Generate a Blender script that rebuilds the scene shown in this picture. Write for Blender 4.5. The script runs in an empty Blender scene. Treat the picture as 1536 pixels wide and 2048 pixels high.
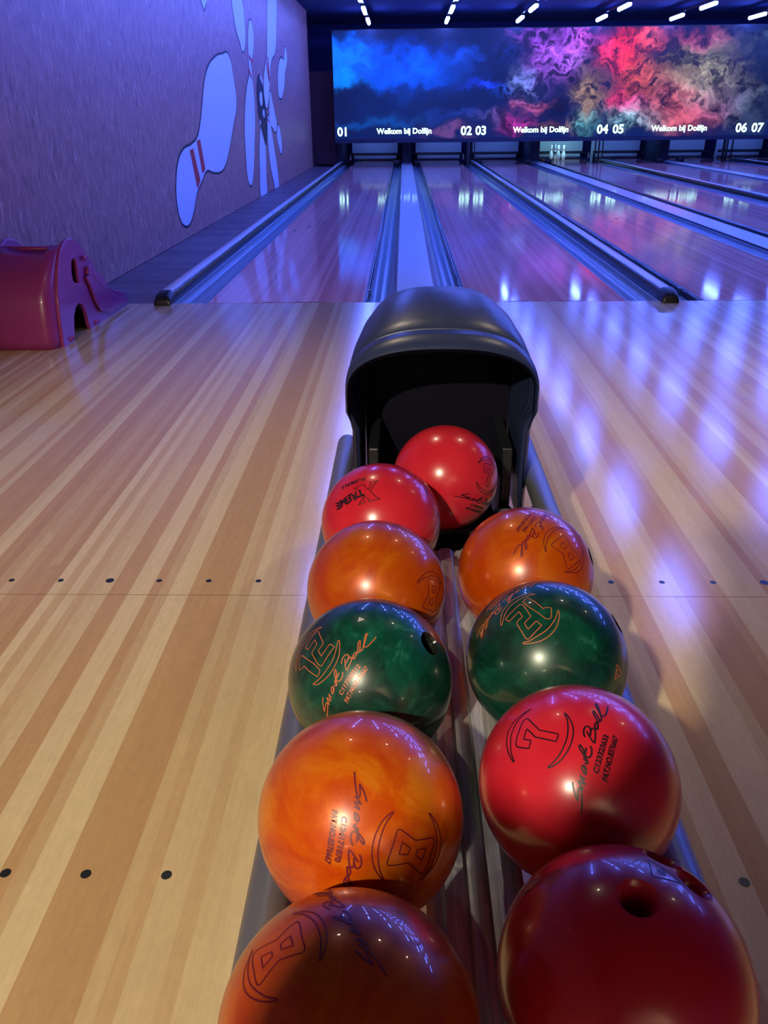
import bpy, bmesh, math, random
import numpy as np
from mathutils import Vector, Matrix
random.seed(7)
C = bpy.context.scene
COL = C.collection
PI = math.pi

# ------------------------------------------------------------------ camera
cam_d = bpy.data.cameras.new('camera'); cam = bpy.data.objects.new('camera', cam_d); COL.objects.link(cam)
CAM_LOC = Vector((-0.0829, -5.4905, 1.1377)); PITCH, YAW, ROLL = 0.4619, 0.0272, -0.0112
_fw = Vector((-math.sin(YAW)*math.cos(PITCH), math.cos(YAW)*math.cos(PITCH), -math.sin(PITCH)))
_r = Vector((math.cos(YAW), math.sin(YAW), 0)); _u = _r.cross(_fw)
_r2 = _r*math.cos(ROLL)+_u*math.sin(ROLL); _u2 = -_r*math.sin(ROLL)+_u*math.cos(ROLL)
m = Matrix((_r2, _u2, -_fw)).transposed().to_4x4(); m.translation = CAM_LOC
cam.matrix_world = m
cam_d.sensor_fit = 'VERTICAL'; cam_d.sensor_height = 36; cam_d.lens = 1592.19*36/2048
cam_d.clip_start = 0.005; cam_d.clip_end = 200
C.camera = cam

# ------------------------------------------------------------------ world and view
w = bpy.data.worlds.new('world'); C.world = w; w.use_nodes = True
w.node_tree.nodes['Background'].inputs[0].default_value = (0.45, 0.42, 0.6, 1)
w.node_tree.nodes['Background'].inputs[1].default_value = 0.012
C.view_settings.view_transform = 'Standard'; C.view_settings.look = 'None'
C.view_settings.gamma = 1; C.view_settings.use_curve_mapping = False
C.view_settings.exposure = 0.0
C.cycles.use_denoising = True
C.cycles.sample_clamp_indirect = 6
C.cycles.blur_glossy = 0.3
C.cycles.max_bounces = 8

# ------------------------------------------------------------------ lights
BLUE = (0.085, 0.15, 1.0)
TUBE_STRENGTH = 94
def spot(loc, power, color, size=155, rad=0.05, aim=None):
    d = bpy.data.lights.new('ceiling_or_fill_spot', 'SPOT'); o = bpy.data.objects.new('ceiling_or_fill_spot', d); COL.objects.link(o)
    d.energy = power; d.color = color; d.spot_size = math.radians(size); d.spot_blend = 0.75; d.shadow_soft_size = rad
    o.location = loc
    t = Vector(aim) if aim else Vector((loc[0], loc[1], 0))
    o.rotation_euler = (t-Vector(loc)).to_track_quat('-Z', 'Y').to_euler()
    return o
SPOTS = [  # place, power, colour, cone, aim
    ((-0.65, -2.62, 2.86), 62, (1.0, 0.80, 0.56), 86, None),
    ((1.10, -2.60, 2.86), 70, (1.0, 0.80, 0.56), 86, None),
    ((2.85, -2.60, 2.86), 70, (1.0, 0.80, 0.56), 86, None),
    ((-1.15, -7.45, 2.86), 640, (1.0, 0.86, 0.62), 67, (-0.3, -4.3, 0)),
]
for s in SPOTS: spot(s[0], s[1], s[2], s[3], 0.035, s[4])
spot((1.8, -7.9, 3.1), 420, (1.0, 0.78, 0.55), 120, 0.06, (0.8, -9.4, 1.3))   # unseen fill spot, added to bounce warm light off the wall behind the photographer

# ------------------------------------------------------------------ traced outlines (metres on the wall, millimetres on the balls)
CRES = [[(34.2, 15.3), (29.7, 21.9), (24.8, 27.9), (18.7, 33.1), (11.2, 36.6), (2.3, 37.7), (-6.6, 36.1), (-14.6, 33.3), (-22.3, 28.8), (-28.1, 24.0), (-27.7, 22.6), (-20.9, 26.5), (-13.4, 29.0), (-5.1, 30.7), (3.6, 31.4), (13.0, 29.5), (21.4, 25.9), (28.0, 21.2)], [(27.8, -24.8), (19.6, -29.3), (10.1, -31.9), (-0.1, -32.8), (-10.6, -31.1), (-20.3, -27.4), (-27.5, -22.8), (-33.1, -17.3), (-34.1, -18.1), (-29.9, -25.0), (-23.5, -30.8), (-14.3, -35.6), (-4.4, -38.0), (5.7, -38.1), (14.7, -35.5), (22.0, -31.0), (27.0, -26.6)]]
SEVEN = [[(19.2, 14.1), (12.1, 5.8), (4.4, -2.9), (2.7, -14.2), (1.3, -23.9), (-7.2, -22.8), (-3.6, -0.0), (1.5, 5.8), (6.5, 12.2), (-5.5, 13.4), (-7.0, 4.4), (-15.6, 5.6), (-14.4, 15.4), (-13.2, 20.3), (-10.2, 22.5), (-3.8, 22.7), (7.1, 21.3), (16.9, 20.1), (20.0, 17.0)]]
SMART = [[(-44.6, -41.8), (-50.3, -42.8), (-55.9, -44.3), (-60.2, -46.1), (-61.0, -47.0), (-56.6, -47.2), (-51.9, -47.6), (-48.7, -49.1), (-49.7, -50.3), (-54.8, -51.0), (-62.4, -51.3), (-68.3, -50.9), (-74.3, -50.3)], [(-50.4, -52.7), (-46.8, -50.2), (-42.8, -47.7), (-44.3, -51.1), (-45.0, -53.8), (-40.8, -50.9), (-37.8, -49.3), (-39.6, -52.4), (-40.4, -54.2)], [(-35.4, -54.0), (-33.7, -51.8), (-29.5, -50.3), (-26.9, -51.3), (-29.0, -53.0), (-33.6, -54.1), (-36.0, -54.0), (-30.5, -54.3), (-27.1, -53.1)], [(-24.9, -52.1), (-24.2, -55.0), (-22.9, -55.2), (-20.6, -51.7), (-18.1, -51.8)], [(-22.8, -55.8), (-20.1, -53.8), (-16.9, -51.4), (-11.4, -47.0), (-8.1, -45.7), (-7.0, -46.8), (-11.3, -50.2), (-15.4, -52.1), (-8.1, -52.6)], [(-16.1, -52.2), (-18.1, -54.2), (-17.1, -57.0), (-12.6, -58.3), (-8.1, -57.6), (-5.2, -56.1)], [(2.9, -50.0), (6.0, -48.3), (11.0, -47.6), (15.2, -48.7), (16.3, -51.0), (15.0, -53.1), (11.5, -54.2), (7.9, -54.7), (5.4, -53.9)], [(10.3, -50.4), (5.4, -53.9), (1.3, -56.8), (-1.0, -59.8), (3.6, -59.8), (9.4, -59.4), (14.3, -58.0), (15.6, -56.0), (14.0, -54.7), (10.8, -54.6)], [(17.8, -60.9), (15.5, -59.1), (18.1, -57.5), (21.3, -57.1), (24.3, -58.3), (22.3, -59.8), (14.8, -60.4), (20.8, -60.3)], [(22.4, -60.0), (28.5, -57.6), (33.5, -54.2), (38.1, -52.1), (39.7, -52.9), (34.6, -56.6), (29.5, -60.0), (26.8, -61.1), (25.3, -59.7)], [(27.3, -61.3), (31.5, -62.3), (38.7, -59.0), (45.4, -55.2), (50.8, -52.1), (53.2, -52.9), (44.3, -57.3), (38.2, -60.1), (35.7, -62.1), (37.4, -64.4), (44.5, -65.4), (56.3, -64.6)]]
EIGHT = [[(13.4, -22.5), (13.8, -18.3), (13.4, -11.1), (12.8, -2.3), (19.2, 5.3), (26.4, 13.6), (26.7, 17.8), (20.6, 20.9), (9.7, 23.9), (-1.2, 27.4), (-4.3, 27.4), (-6.2, 25.5), (-6.4, 21.7), (-6.6, 12.9), (-6.8, 4.7), (-11.9, -2.2), (-18.3, -10.9), (-18.4, -13.4), (-15.6, -15.2), (-6.7, -18.0), (8.3, -23.3), (11.5, -23.5)], [(3.8, -12.3), (4.4, -8.1), (5.0, -3.2), (-0.6, -0.9), (-6.9, -9.4)], [(6.8, 5.4), (13.5, 13.6), (2.0, 17.3), (2.1, 6.8)]]
TWELVE = [[(-25.0, -26.2), (-24.1, -11.6), (-21.5, 4.4), (-23.8, 3.8), (-28.8, 9.4), (-28.7, 11.1), (-19.1, 18.8), (-15.5, 20.0), (-12.7, 18.1), (-11.6, 15.0), (-12.5, 0.9), (-13.0, -13.4), (-16.2, -26.5), (-21.6, -26.9)], [(-11.5, -25.1), (-11.1, -20.0), (-3.6, -2.0), (-1.2, -0.8), (8.0, -1.9), (9.8, -0.5), (13.0, 7.5), (-1.9, 8.7), (-1.1, 17.9), (21.6, 16.0), (24.1, 14.2), (24.0, 11.3), (15.1, -9.3), (12.0, -11.4), (3.2, -9.8), (-0.8, -19.1), (17.3, -20.9), (16.9, -29.2), (-10.2, -26.7)]]
CRES12 = [[(-35.9, -22.2), (-30.1, -27.2), (-22.7, -31.8), (-12.0, -35.4), (-1.1, -37.2), (11.0, -35.0), (20.5, -30.7), (26.4, -28.2), (24.9, -31.5), (18.6, -36.6), (9.9, -41.6), (-1.9, -43.4), (-15.1, -41.7), (-25.4, -36.5), (-33.1, -30.1)], [(-31.5, 18.8), (-26.3, 21.8), (-17.5, 25.0), (-6.0, 26.6), (4.0, 25.5), (15.7, 21.4), (25.3, 17.1), (29.9, 12.6), (31.3, 14.0), (24.9, 21.7), (16.8, 28.7), (4.7, 33.2), (-7.5, 33.5), (-17.6, 30.5), (-25.8, 25.8), (-31.4, 21.0)]]
BIGX = [[(15.7, -17.8), (-5.0, -17.2), (-2.8, -14.1), (-8.6, -1.9), (-15.8, -13.8), (-13.5, -17.8), (-28.3, -16.5), (-21.4, -11.8), (-10.8, 1.6), (-16.3, 12.3), (-19.9, 18.4), (-24.1, 20.9), (-3.7, 19.6), (-1.9, 18.1), (-5.3, 16.9), (0.5, 7.0), (4.7, 13.8), (2.3, 18.9), (15.7, 18.4), (10.7, 15.3), (2.8, 6.8)], [(8.0, -7.5), (10.1, -12.6), (15.7, -17.8)]]
HOLES = {'R5': [[-0.0085, -0.0235, 0.9997], [0.3464, 0.4926, 0.7984], [0.525, 0.2479, 0.8142], [-0.7066, 0.4467, 0.5487]], 'L3': [[0.7182, -0.163, 0.6764]], 'R3': [[0.8395, 0.013, 0.5432]], 'R2': [[0.9174, -0.1266, 0.3772]]}
TRI = [[0.181, 0.395, 0.901], [0.149, 0.173, 0.974], [0.385, 0.167, 0.908], [0.341, 0.272, 0.9]]
MARK5 = [[[-0.644, 0.459, 0.612], [-0.714, 0.405, 0.571], [-0.786, 0.35, 0.509]], [[-0.653, 0.373, 0.659], [-0.732, 0.345, 0.587], [-0.765, 0.367, 0.529]]]
LOGO = {'R4': ([-0.5105, -0.1957, 0.8373], [0.2779, 0.8839, 0.376]), 'L5': ([-0.477, 0.0452, 0.8777], [-0.5439, 0.7693, -0.3352]), 'L3': ([-0.6401, -0.338, 0.6899], [0.4572, 0.5541, 0.6957]), 'R3': ([-0.3141, -0.3738, 0.8727], [-0.672, -0.5618, -0.4825]), 'R2': ([0.4617, -0.5129, 0.7237], [-0.4566, -0.8369, -0.3018]), 'L4': ([0.4821, -0.7612, 0.4338], [-0.0313, -0.5098, -0.8597]), 'R1': ([0.7666, -0.5662, 0.3028], [0.6419, 0.6628, -0.3856]), 'L2': ([0.777, -0.5826, 0.2383], [0.6285, 0.6971, -0.345]), 'L1': ([0.8863, 0.0782, 0.4564], [-0.1061, 0.9937, 0.0358]), 'X': ([-0.2459, -0.5359, 0.8077], [-0.9358, -0.0858, -0.3419])}
BALLPOS = {'R5': [0.1069, -5.0504, 0.4681], 'R4': [0.1087, -4.8354, 0.4767], 'R3': [0.1108, -4.6072, 0.4737], 'R2': [0.1125, -4.3857, 0.476], 'R1': [0.0035, -3.9836, 0.4669], 'L5': [-0.1265, -5.0975, 0.4659], 'L4': [-0.1275, -4.8808, 0.4758], 'L3': [-0.1262, -4.6498, 0.4709], 'L2': [-0.1251, -4.4297, 0.4748], 'L1': [-0.1235, -4.203, 0.4752]}
MURAL = {'big': [(5.972, 1.844), (6.47, 1.836), (6.625, 1.609), (6.692, 1.33), (6.355, 1.061), (5.83, 0.715), (5.557, 0.589), (5.249, 0.538), (4.875, 0.552), (4.47, 0.589), (4.231, 0.508), (3.921, 0.395), (3.645, 0.207), (3.429, 0.125), (3.262, 0.131), (3.106, 0.2), (3.039, 0.381), (3.101, 0.559), (3.263, 0.731), (3.498, 0.831), (3.918, 0.88), (4.188, 0.937), (4.364, 1.039), (4.609, 1.275), (4.814, 1.49), (5.059, 1.645), (5.478, 1.773)], 'big_s1': [(3.787, 0.827), (3.946, 0.84), (4.134, 0.508), (3.949, 0.427)], 'big_s2': [(4.145, 0.912), (4.318, 0.921), (4.424, 0.606), (4.26, 0.567)], 'm2': [(8.289, 2.426), (8.488, 2.368), (8.522, 2.202), (8.28, 1.946), (8.11, 1.835), (8.141, 1.665), (8.172, 1.492), (8.116, 1.137), (7.837, 0.691), (7.648, 0.426), (7.353, 0.227), (7.094, 0.334), (7.079, 0.632), (7.141, 0.971), (7.358, 1.306), (7.645, 1.563), (7.887, 1.723), (7.932, 1.927), (7.994, 2.162), (8.135, 2.338)], 'm2_s1': [(7.976, 1.971), (8.258, 1.902), (8.213, 1.857), (7.958, 1.911)], 'm2_s2': [(7.899, 1.791), (8.091, 1.68), (8.058, 1.636), (7.865, 1.722)], 'm3': [(6.975, 2.593), (7.674, 2.673), (7.788, 2.18), (7.48, 1.973), (7.325, 2.066), (7.045, 2.274)], 'm4': [(10.331, 2.978), (11.299, 3.088), (11.104, 2.594), (10.82, 2.212), (10.217, 1.998), (9.976, 1.811), (9.764, 1.53), (9.521, 1.33), (9.35, 1.271), (9.188, 1.365), (9.209, 1.63), (9.433, 1.863), (9.732, 2.048), (9.996, 2.498)], 'm4_s1': [(9.732, 2.048), (9.869, 2.037), (9.901, 1.808), (9.827, 1.746)], 'm4_s2': [(9.593, 1.965), (9.684, 1.951), (9.907, 1.73), (9.778, 1.648)], 'm5': [(12.207, 2.344), (12.354, 2.178), (12.178, 2.014), (11.929, 1.892), (11.735, 1.688), (11.361, 1.482), (11.078, 1.445), (10.855, 1.515), (10.895, 1.766), (11.193, 2.029), (11.587, 2.124), (11.91, 2.12), (12.009, 2.245)], 'ball': [(8.783, 1.743), (9.047, 1.624), (9.157, 1.44), (9.251, 1.212), (9.277, 0.978), (9.111, 0.785), (8.976, 0.71), (8.79, 0.831), (8.602, 0.986), (8.457, 1.209), (8.44, 1.427), (8.53, 1.608)], 'ball_d': [[(8.789, 1.498), (8.906, 1.472), (8.926, 1.38), (8.823, 1.304), (8.673, 1.339), (8.667, 1.431)], [(8.968, 1.249), (9.054, 1.23), (9.057, 1.154), (8.939, 1.135), (8.86, 1.192)], [(8.829, 1.708), (9.012, 1.688), (9.074, 1.625), (8.932, 1.657)], [(8.529, 1.099), (8.613, 1.061), (8.569, 1.024), (8.486, 1.062)]], 'm6': [(8.611, 1.005), (8.86, 0.974), (8.973, 0.788), (8.927, 0.554), (8.812, 0.262), (8.769, 0.003), (8.369, -0.024), (8.136, -0.014), (8.208, 0.395), (8.365, 0.766)], 'm7': [(9.435, 1.154), (9.614, 1.074), (9.749, 0.891), (9.925, 0.617), (10.108, 0.333), (10.152, -0.02), (9.77, -0.024), (9.54, 0.153), (9.31, 0.457), (9.251, 0.781), (9.296, 1.017)], 'm7_s1': [(9.391, 1.124), (9.54, 1.075), (9.526, 1.045), (9.372, 1.085)], 'm8': [(9.839, 1.532), (10.007, 1.416), (10.219, 1.215), (10.39, 1.007), (10.225, 0.904), (9.864, 0.971), (9.584, 1.074), (9.667, 1.332)], 'm9': [(10.605, 1.004), (10.797, 0.872), (10.899, 0.65), (10.73, 0.523), (10.511, 0.64), (10.336, 0.796), (10.398, 0.922)], 'm10': [(5.048, 2.361), (5.405, 2.401), (5.347, 2.337), (5.186, 2.244), (5.084, 2.302)]}
SLIDE = {'out': [(-0.844, 0.532), (-0.911, 0.514), (-0.962, 0.486), (-1.011, 0.432), (-1.059, 0.357), (-1.102, 0.26), (-1.124, 0.159), (-1.138, 0.054), (-1.142, -0.03), (-0.994, -0.032), (-0.974, 0.05), (-0.943, 0.125), (-0.896, 0.167), (-0.836, 0.184), (-0.784, 0.162), (-0.747, 0.104), (-0.735, 0.039), (-0.722, -0.023), (-0.585, -0.028), (-0.409, -0.02), (-0.223, -0.011), (-0.017, -0.017), (0.001, 0.019), (-0.014, 0.075), (-0.099, 0.102), (-0.232, 0.13), (-0.355, 0.191), (-0.456, 0.28), (-0.551, 0.366), (-0.639, 0.454), (-0.7, 0.499), (-0.77, 0.523)], 'ear': [(-0.805, 0.431), (-0.763, 0.414), (-0.764, 0.37), (-0.772, 0.313), (-0.773, 0.276), (-0.828, 0.283), (-0.866, 0.308), (-0.867, 0.359), (-0.844, 0.412)], 'trunk': [(-0.67, 0.325), (-0.607, 0.299), (-0.559, 0.26), (-0.492, 0.208), (-0.405, 0.19), (-0.412, 0.225), (-0.463, 0.266)], 'eye': [(-0.673, 0.407)], 'low': [(-0.67, 0.325), (-0.655, 0.247), (-0.629, 0.164), (-0.56, 0.071), (-0.414, 0.023), (-0.239, 0.009)]}
# ------------------------------------------------------------------ helpers
R0 = 0.1078
def tag(o, label=None, cat=None, group=None, kind=None):
    if label: o['label'] = label
    if cat: o['category'] = cat
    if group: o['group'] = group
    if kind: o['kind'] = kind
    return o
def thing(name, label, cat, loc=(0, 0, 0), rz=0, group=None):
    o = bpy.data.objects.new(name, None); COL.objects.link(o); o.empty_display_size = 0.05
    o.location = loc; o.rotation_euler = (0, 0, rz)
    return tag(o, label, cat, group)
def link(name, me, mats, parent=None, smooth=None, loc=None):
    if not isinstance(mats, (list, tuple)): mats = [mats]
    if isinstance(me, bmesh.types.BMesh):
        b = me; me = bpy.data.meshes.new(name); b.to_mesh(me); b.free()
    me.name = name
    if len(me.materials): me.materials.clear()
    for mm in mats: me.materials.append(mm)
    o = bpy.data.objects.new(name, me); COL.objects.link(o)
    if parent: o.parent = parent
    if loc: o.location = loc
    if smooth is not None:
        me.shade_smooth()
        if smooth < 180: me.set_sharp_from_angle(angle=math.radians(smooth))
    return o
def box(b, x0, x1, y0, y1, z0, z1, bev=0, mat=0):
    r = bmesh.ops.create_cube(b, size=1)
    vs = r['verts']
    for v in vs: v.co = Vector(((x0+x1)/2+v.co.x*(x1-x0), (y0+y1)/2+v.co.y*(y1-y0), (z0+z1)/2+v.co.z*(z1-z0)))
    fs = set(f for v in vs for f in v.link_faces)
    for f in fs: f.material_index = mat
    if bev:
        es = set(e for v in vs for e in v.link_edges)
        bmesh.ops.bevel(b, geom=list(es), offset=bev, segments=2, affect='EDGES', profile=0.5)
def boxo(name, mats, parent, *a, bev=0, smooth=None):
    b = bmesh.new(); box(b, *a, bev=bev); return link(name, b, mats, parent, smooth)
def tube(b, pts, rad, seg=16, cap=True, mat=0):
    pts = [Vector(q) for q in pts]; rings = []
    if not isinstance(rad, (list, tuple)): rad = [rad]*len(pts)
    prev = None
    for i, q in enumerate(pts):
        t = (pts[min(i+1, len(pts)-1)]-pts[max(i-1, 0)]).normalized()
        up = prev if prev else (Vector((0, 0, 1)) if abs(t.z) < 0.9 else Vector((1, 0, 0)))
        a = t.cross(up).normalized(); c2 = a.cross(t).normalized(); prev = c2
        rings.append([b.verts.new(q+(a*math.cos(k*2*PI/seg)+c2*math.sin(k*2*PI/seg))*rad[i]) for k in range(seg)])
    for i in range(len(rings)-1):
        for k in range(seg):
            f = b.faces.new((rings[i][k], rings[i][(k+1) % seg], rings[i+1][(k+1) % seg], rings[i+1][k])); f.material_index = mat
    if cap:
        b.faces.new(rings[0]); b.faces.new(list(reversed(rings[-1])))
def loft(b, secs, closed=False, capends=False, mat=0):
    rings = [[b.verts.new(q) for q in s] for s in secs]
    n = len(rings[0])
    for i in range(len(rings)-1):
        for k in range(n if closed else n-1):
            f = b.faces.new((rings[i][k], rings[i][(k+1) % n], rings[i+1][(k+1) % n], rings[i+1][k])); f.material_index = mat
    if capends: b.faces.new(rings[0]); b.faces.new(list(reversed(rings[-1])))
    return rings
def lathe(b, prof, seg=32, mtx=None, mat=0):
    rings = []
    for r, z in prof:
        rings.append([b.verts.new((r*math.cos(k*2*PI/seg), r*math.sin(k*2*PI/seg), z)) for k in range(seg)] if r > 1e-6 else [b.verts.new((0, 0, z))])
    for i in range(len(rings)-1):
        A, B = rings[i], rings[i+1]
        for k in range(seg):
            k2 = (k+1) % seg
            if len(A) == 1 and len(B) == 1: break
            if len(A) == 1: f = b.faces.new((A[0], B[k], B[k2]))
            elif len(B) == 1: f = b.faces.new((A[k2], A[k], B[0]))
            else: f = b.faces.new((A[k], B[k], B[k2], A[k2]))
            f.material_index = mat
    if mtx:
        for ring in rings:
            for v in ring: v.co = mtx @ v.co
def extrude_y(name, prof, y0, y1, mats, parent=None, closed=False, smooth=30, n=2):
    b = bmesh.new()
    loft(b, [[(x, y0+(y1-y0)*i/(n-1), z) for x, z in prof] for i in range(n)], closed, closed)
    bmesh.ops.recalc_face_normals(b, faces=b.faces)
    return link(name, b, mats, parent, smooth)
def curve_mesh(cu):
    o = bpy.data.objects.new('tmp', cu); COL.objects.link(o)
    bpy.context.view_layer.update()
    dg = bpy.context.evaluated_depsgraph_get()
    me = bpy.data.meshes.new_from_object(o.evaluated_get(dg))
    bpy.data.objects.remove(o); bpy.data.curves.remove(cu)
    return me
def shape(loops, depth=0.0, bevel=0.0, smooth=False):
    cu = bpy.data.curves.new('tmp', 'CURVE'); cu.dimensions = '2D'; cu.fill_mode = 'BOTH'
    cu.extrude = depth/2; cu.bevel_depth = bevel; cu.bevel_resolution = 2; cu.resolution_u = 6
    for L in loops:
        if smooth:
            s = cu.splines.new('BEZIER'); s.bezier_points.add(len(L)-1)
            for q, bp in zip(L, s.bezier_points):
                bp.co = (q[0], q[1], 0); bp.handle_left_type = bp.handle_right_type = 'AUTO'
        else:
            s = cu.splines.new('POLY'); s.points.add(len(L)-1)
            for q, bp in zip(L, s.points): bp.co = (q[0], q[1], 0, 1)
        s.use_cyclic_u = True
    return curve_mesh(cu)
def text(s, size=1.0, fat=0.0, shear=0.0, align='LEFT', extrude=0.0, space=1.0):
    cu = bpy.data.curves.new('tmp', 'FONT'); cu.body = s; cu.size = size; cu.offset = fat; cu.shear = shear
    cu.align_x = align; cu.extrude = extrude; cu.resolution_u = 3; cu.space_character = space
    return curve_mesh(cu)
def mapped(me, fn):
    for v in me.vertices: v.co = fn(v.co)
    return me
def catmull(P, closed=False, n=4):
    P = [Vector((q[0], q[1])) for q in P]; out = []; N = len(P)
    for i in range(N if closed else N-1):
        if closed: a, b_, c_, d = P[(i-1) % N], P[i], P[(i+1) % N], P[(i+2) % N]
        else: a, b_, c_, d = P[max(i-1, 0)], P[i], P[i+1], P[min(i+2, N-1)]
        for k in range(n):
            t = k/n
            out.append(0.5*((2*b_)+(c_-a)*t+(2*a-5*b_+4*c_-d)*t*t+(3*b_-a-3*c_+d)*t**3))
    if not closed: out.append(P[-1])
    return out
def subdiv(P, closed, step):
    P = [Vector((q[0], q[1])) for q in P]; out = []; N = len(P)
    for i in range(N if closed else N-1):
        a, c_ = P[i], P[(i+1) % N]; k = max(1, int((c_-a).length/step))
        out += [a+(c_-a)*j/k for j in range(k)]
    if not closed: out.append(P[-1])
    return out
def ribbon(b, P, wdt, fn, closed=False):
    N = len(P); L = []
    for i in range(N):
        if closed: t = P[(i+1) % N]-P[(i-1) % N]
        else: t = P[min(i+1, N-1)]-P[max(i-1, 0)]
        if t.length < 1e-9: t = Vector((1, 0))
        t.normalize(); nn = Vector((-t.y, t.x))*wdt/2
        L.append((b.verts.new(fn(P[i]+nn)), b.verts.new(fn(P[i]-nn))))
    for i in range(N if closed else N-1):
        a, c_ = L[i], L[(i+1) % N]
        b.faces.new((a[0], a[1], c_[1], c_[0]))

# ------------------------------------------------------------------ materials
def newmat(name):
    mt = bpy.data.materials.new(name); mt.use_nodes = True
    nt = mt.node_tree; return mt, nt, nt.nodes['Principled BSDF']
def mat(name, col, rough=0.5, metal=0.0, coat=0.0, spec=0.5, emit=None, strength=0, noise=0.0, nscale=30, bump=0.0):
    mt, nt, p = newmat(name)
    p.inputs['Base Color'].default_value = (*col, 1); p.inputs['Roughness'].default_value = rough
    p.inputs['Metallic'].default_value = metal; p.inputs['Coat Weight'].default_value = coat
    p.inputs['Coat Roughness'].default_value = 0.05; p.inputs['Specular IOR Level'].default_value = spec
    if emit: p.inputs['Emission Color'].default_value = (*emit, 1); p.inputs['Emission Strength'].default_value = strength
    if noise or bump:
        tc = nt.nodes.new('ShaderNodeTexCoord'); nz = nt.nodes.new('ShaderNodeTexNoise')
        nz.inputs['Scale'].default_value = nscale; nz.inputs['Detail'].default_value = 4
        nt.links.new(tc.outputs['Object'], nz.inputs['Vector'])
        if noise:
            mr = nt.nodes.new('ShaderNodeMapRange'); mr.inputs[3].default_value = rough-noise/2; mr.inputs[4].default_value = rough+noise/2
            nt.links.new(nz.outputs['Fac'], mr.inputs[0]); nt.links.new(mr.outputs[0], p.inputs['Roughness'])
        if bump:
            bp = nt.nodes.new('ShaderNodeBump'); bp.inputs['Strength'].default_value = bump; bp.inputs['Distance'].default_value = 0.002
            nt.links.new(nz.outputs['Fac'], bp.inputs['Height']); nt.links.new(bp.outputs[0], p.inputs['Normal'])
    return mt
class NT:
    def __init__(s, nt): s.nt = nt
    def n(s, t, **k):
        q = s.nt.nodes.new(t)
        for a, v in k.items(): setattr(q, a, v)
        return q
    def plug(s, i, v):
        if hasattr(v, 'is_linked') or hasattr(v, 'links'): s.nt.links.new(v, i)
        else: i.default_value = v
    def math(s, op, a, b_=0.0):
        q = s.n('ShaderNodeMath', operation=op); s.plug(q.inputs[0], a); s.plug(q.inputs[1], b_); return q.outputs[0]
    def ramp(s, f, stops, interp='LINEAR'):
        q = s.n('ShaderNodeValToRGB'); q.color_ramp.interpolation = interp
        e = q.color_ramp.elements
        while len(e) < len(stops): e.new(0.5)
        for el, (pos, col) in zip(e, stops): el.position = pos; el.color = (*col, 1)
        s.plug(q.inputs[0], f); return q.outputs[0]
    def mix(s, f, a, b_, mode='MIX'):
        q = s.n('ShaderNodeMix', data_type='RGBA', blend_type=mode)
        s.plug(q.inputs[0], f); s.plug(q.inputs[6], a); s.plug(q.inputs[7], b_); return q.outputs[2]
    def comb(s, x, y, z):
        q = s.n('ShaderNodeCombineXYZ'); s.plug(q.inputs[0], x); s.plug(q.inputs[1], y); s.plug(q.inputs[2], z); return q.outputs[0]
    def noise(s, v, scale, detail=3, dist=0.0, rough=0.5):
        q = s.n('ShaderNodeTexNoise'); s.plug(q.inputs['Vector'], v); q.inputs['Scale'].default_value = scale
        q.inputs['Detail'].default_value = detail; q.inputs['Distortion'].default_value = dist; q.inputs['Roughness'].default_value = rough
        return q.outputs['Fac']
    def white(s, a):
        q = s.n('ShaderNodeTexWhiteNoise', noise_dimensions='1D'); s.plug(q.inputs['W'], a); return q.outputs['Value']
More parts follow.
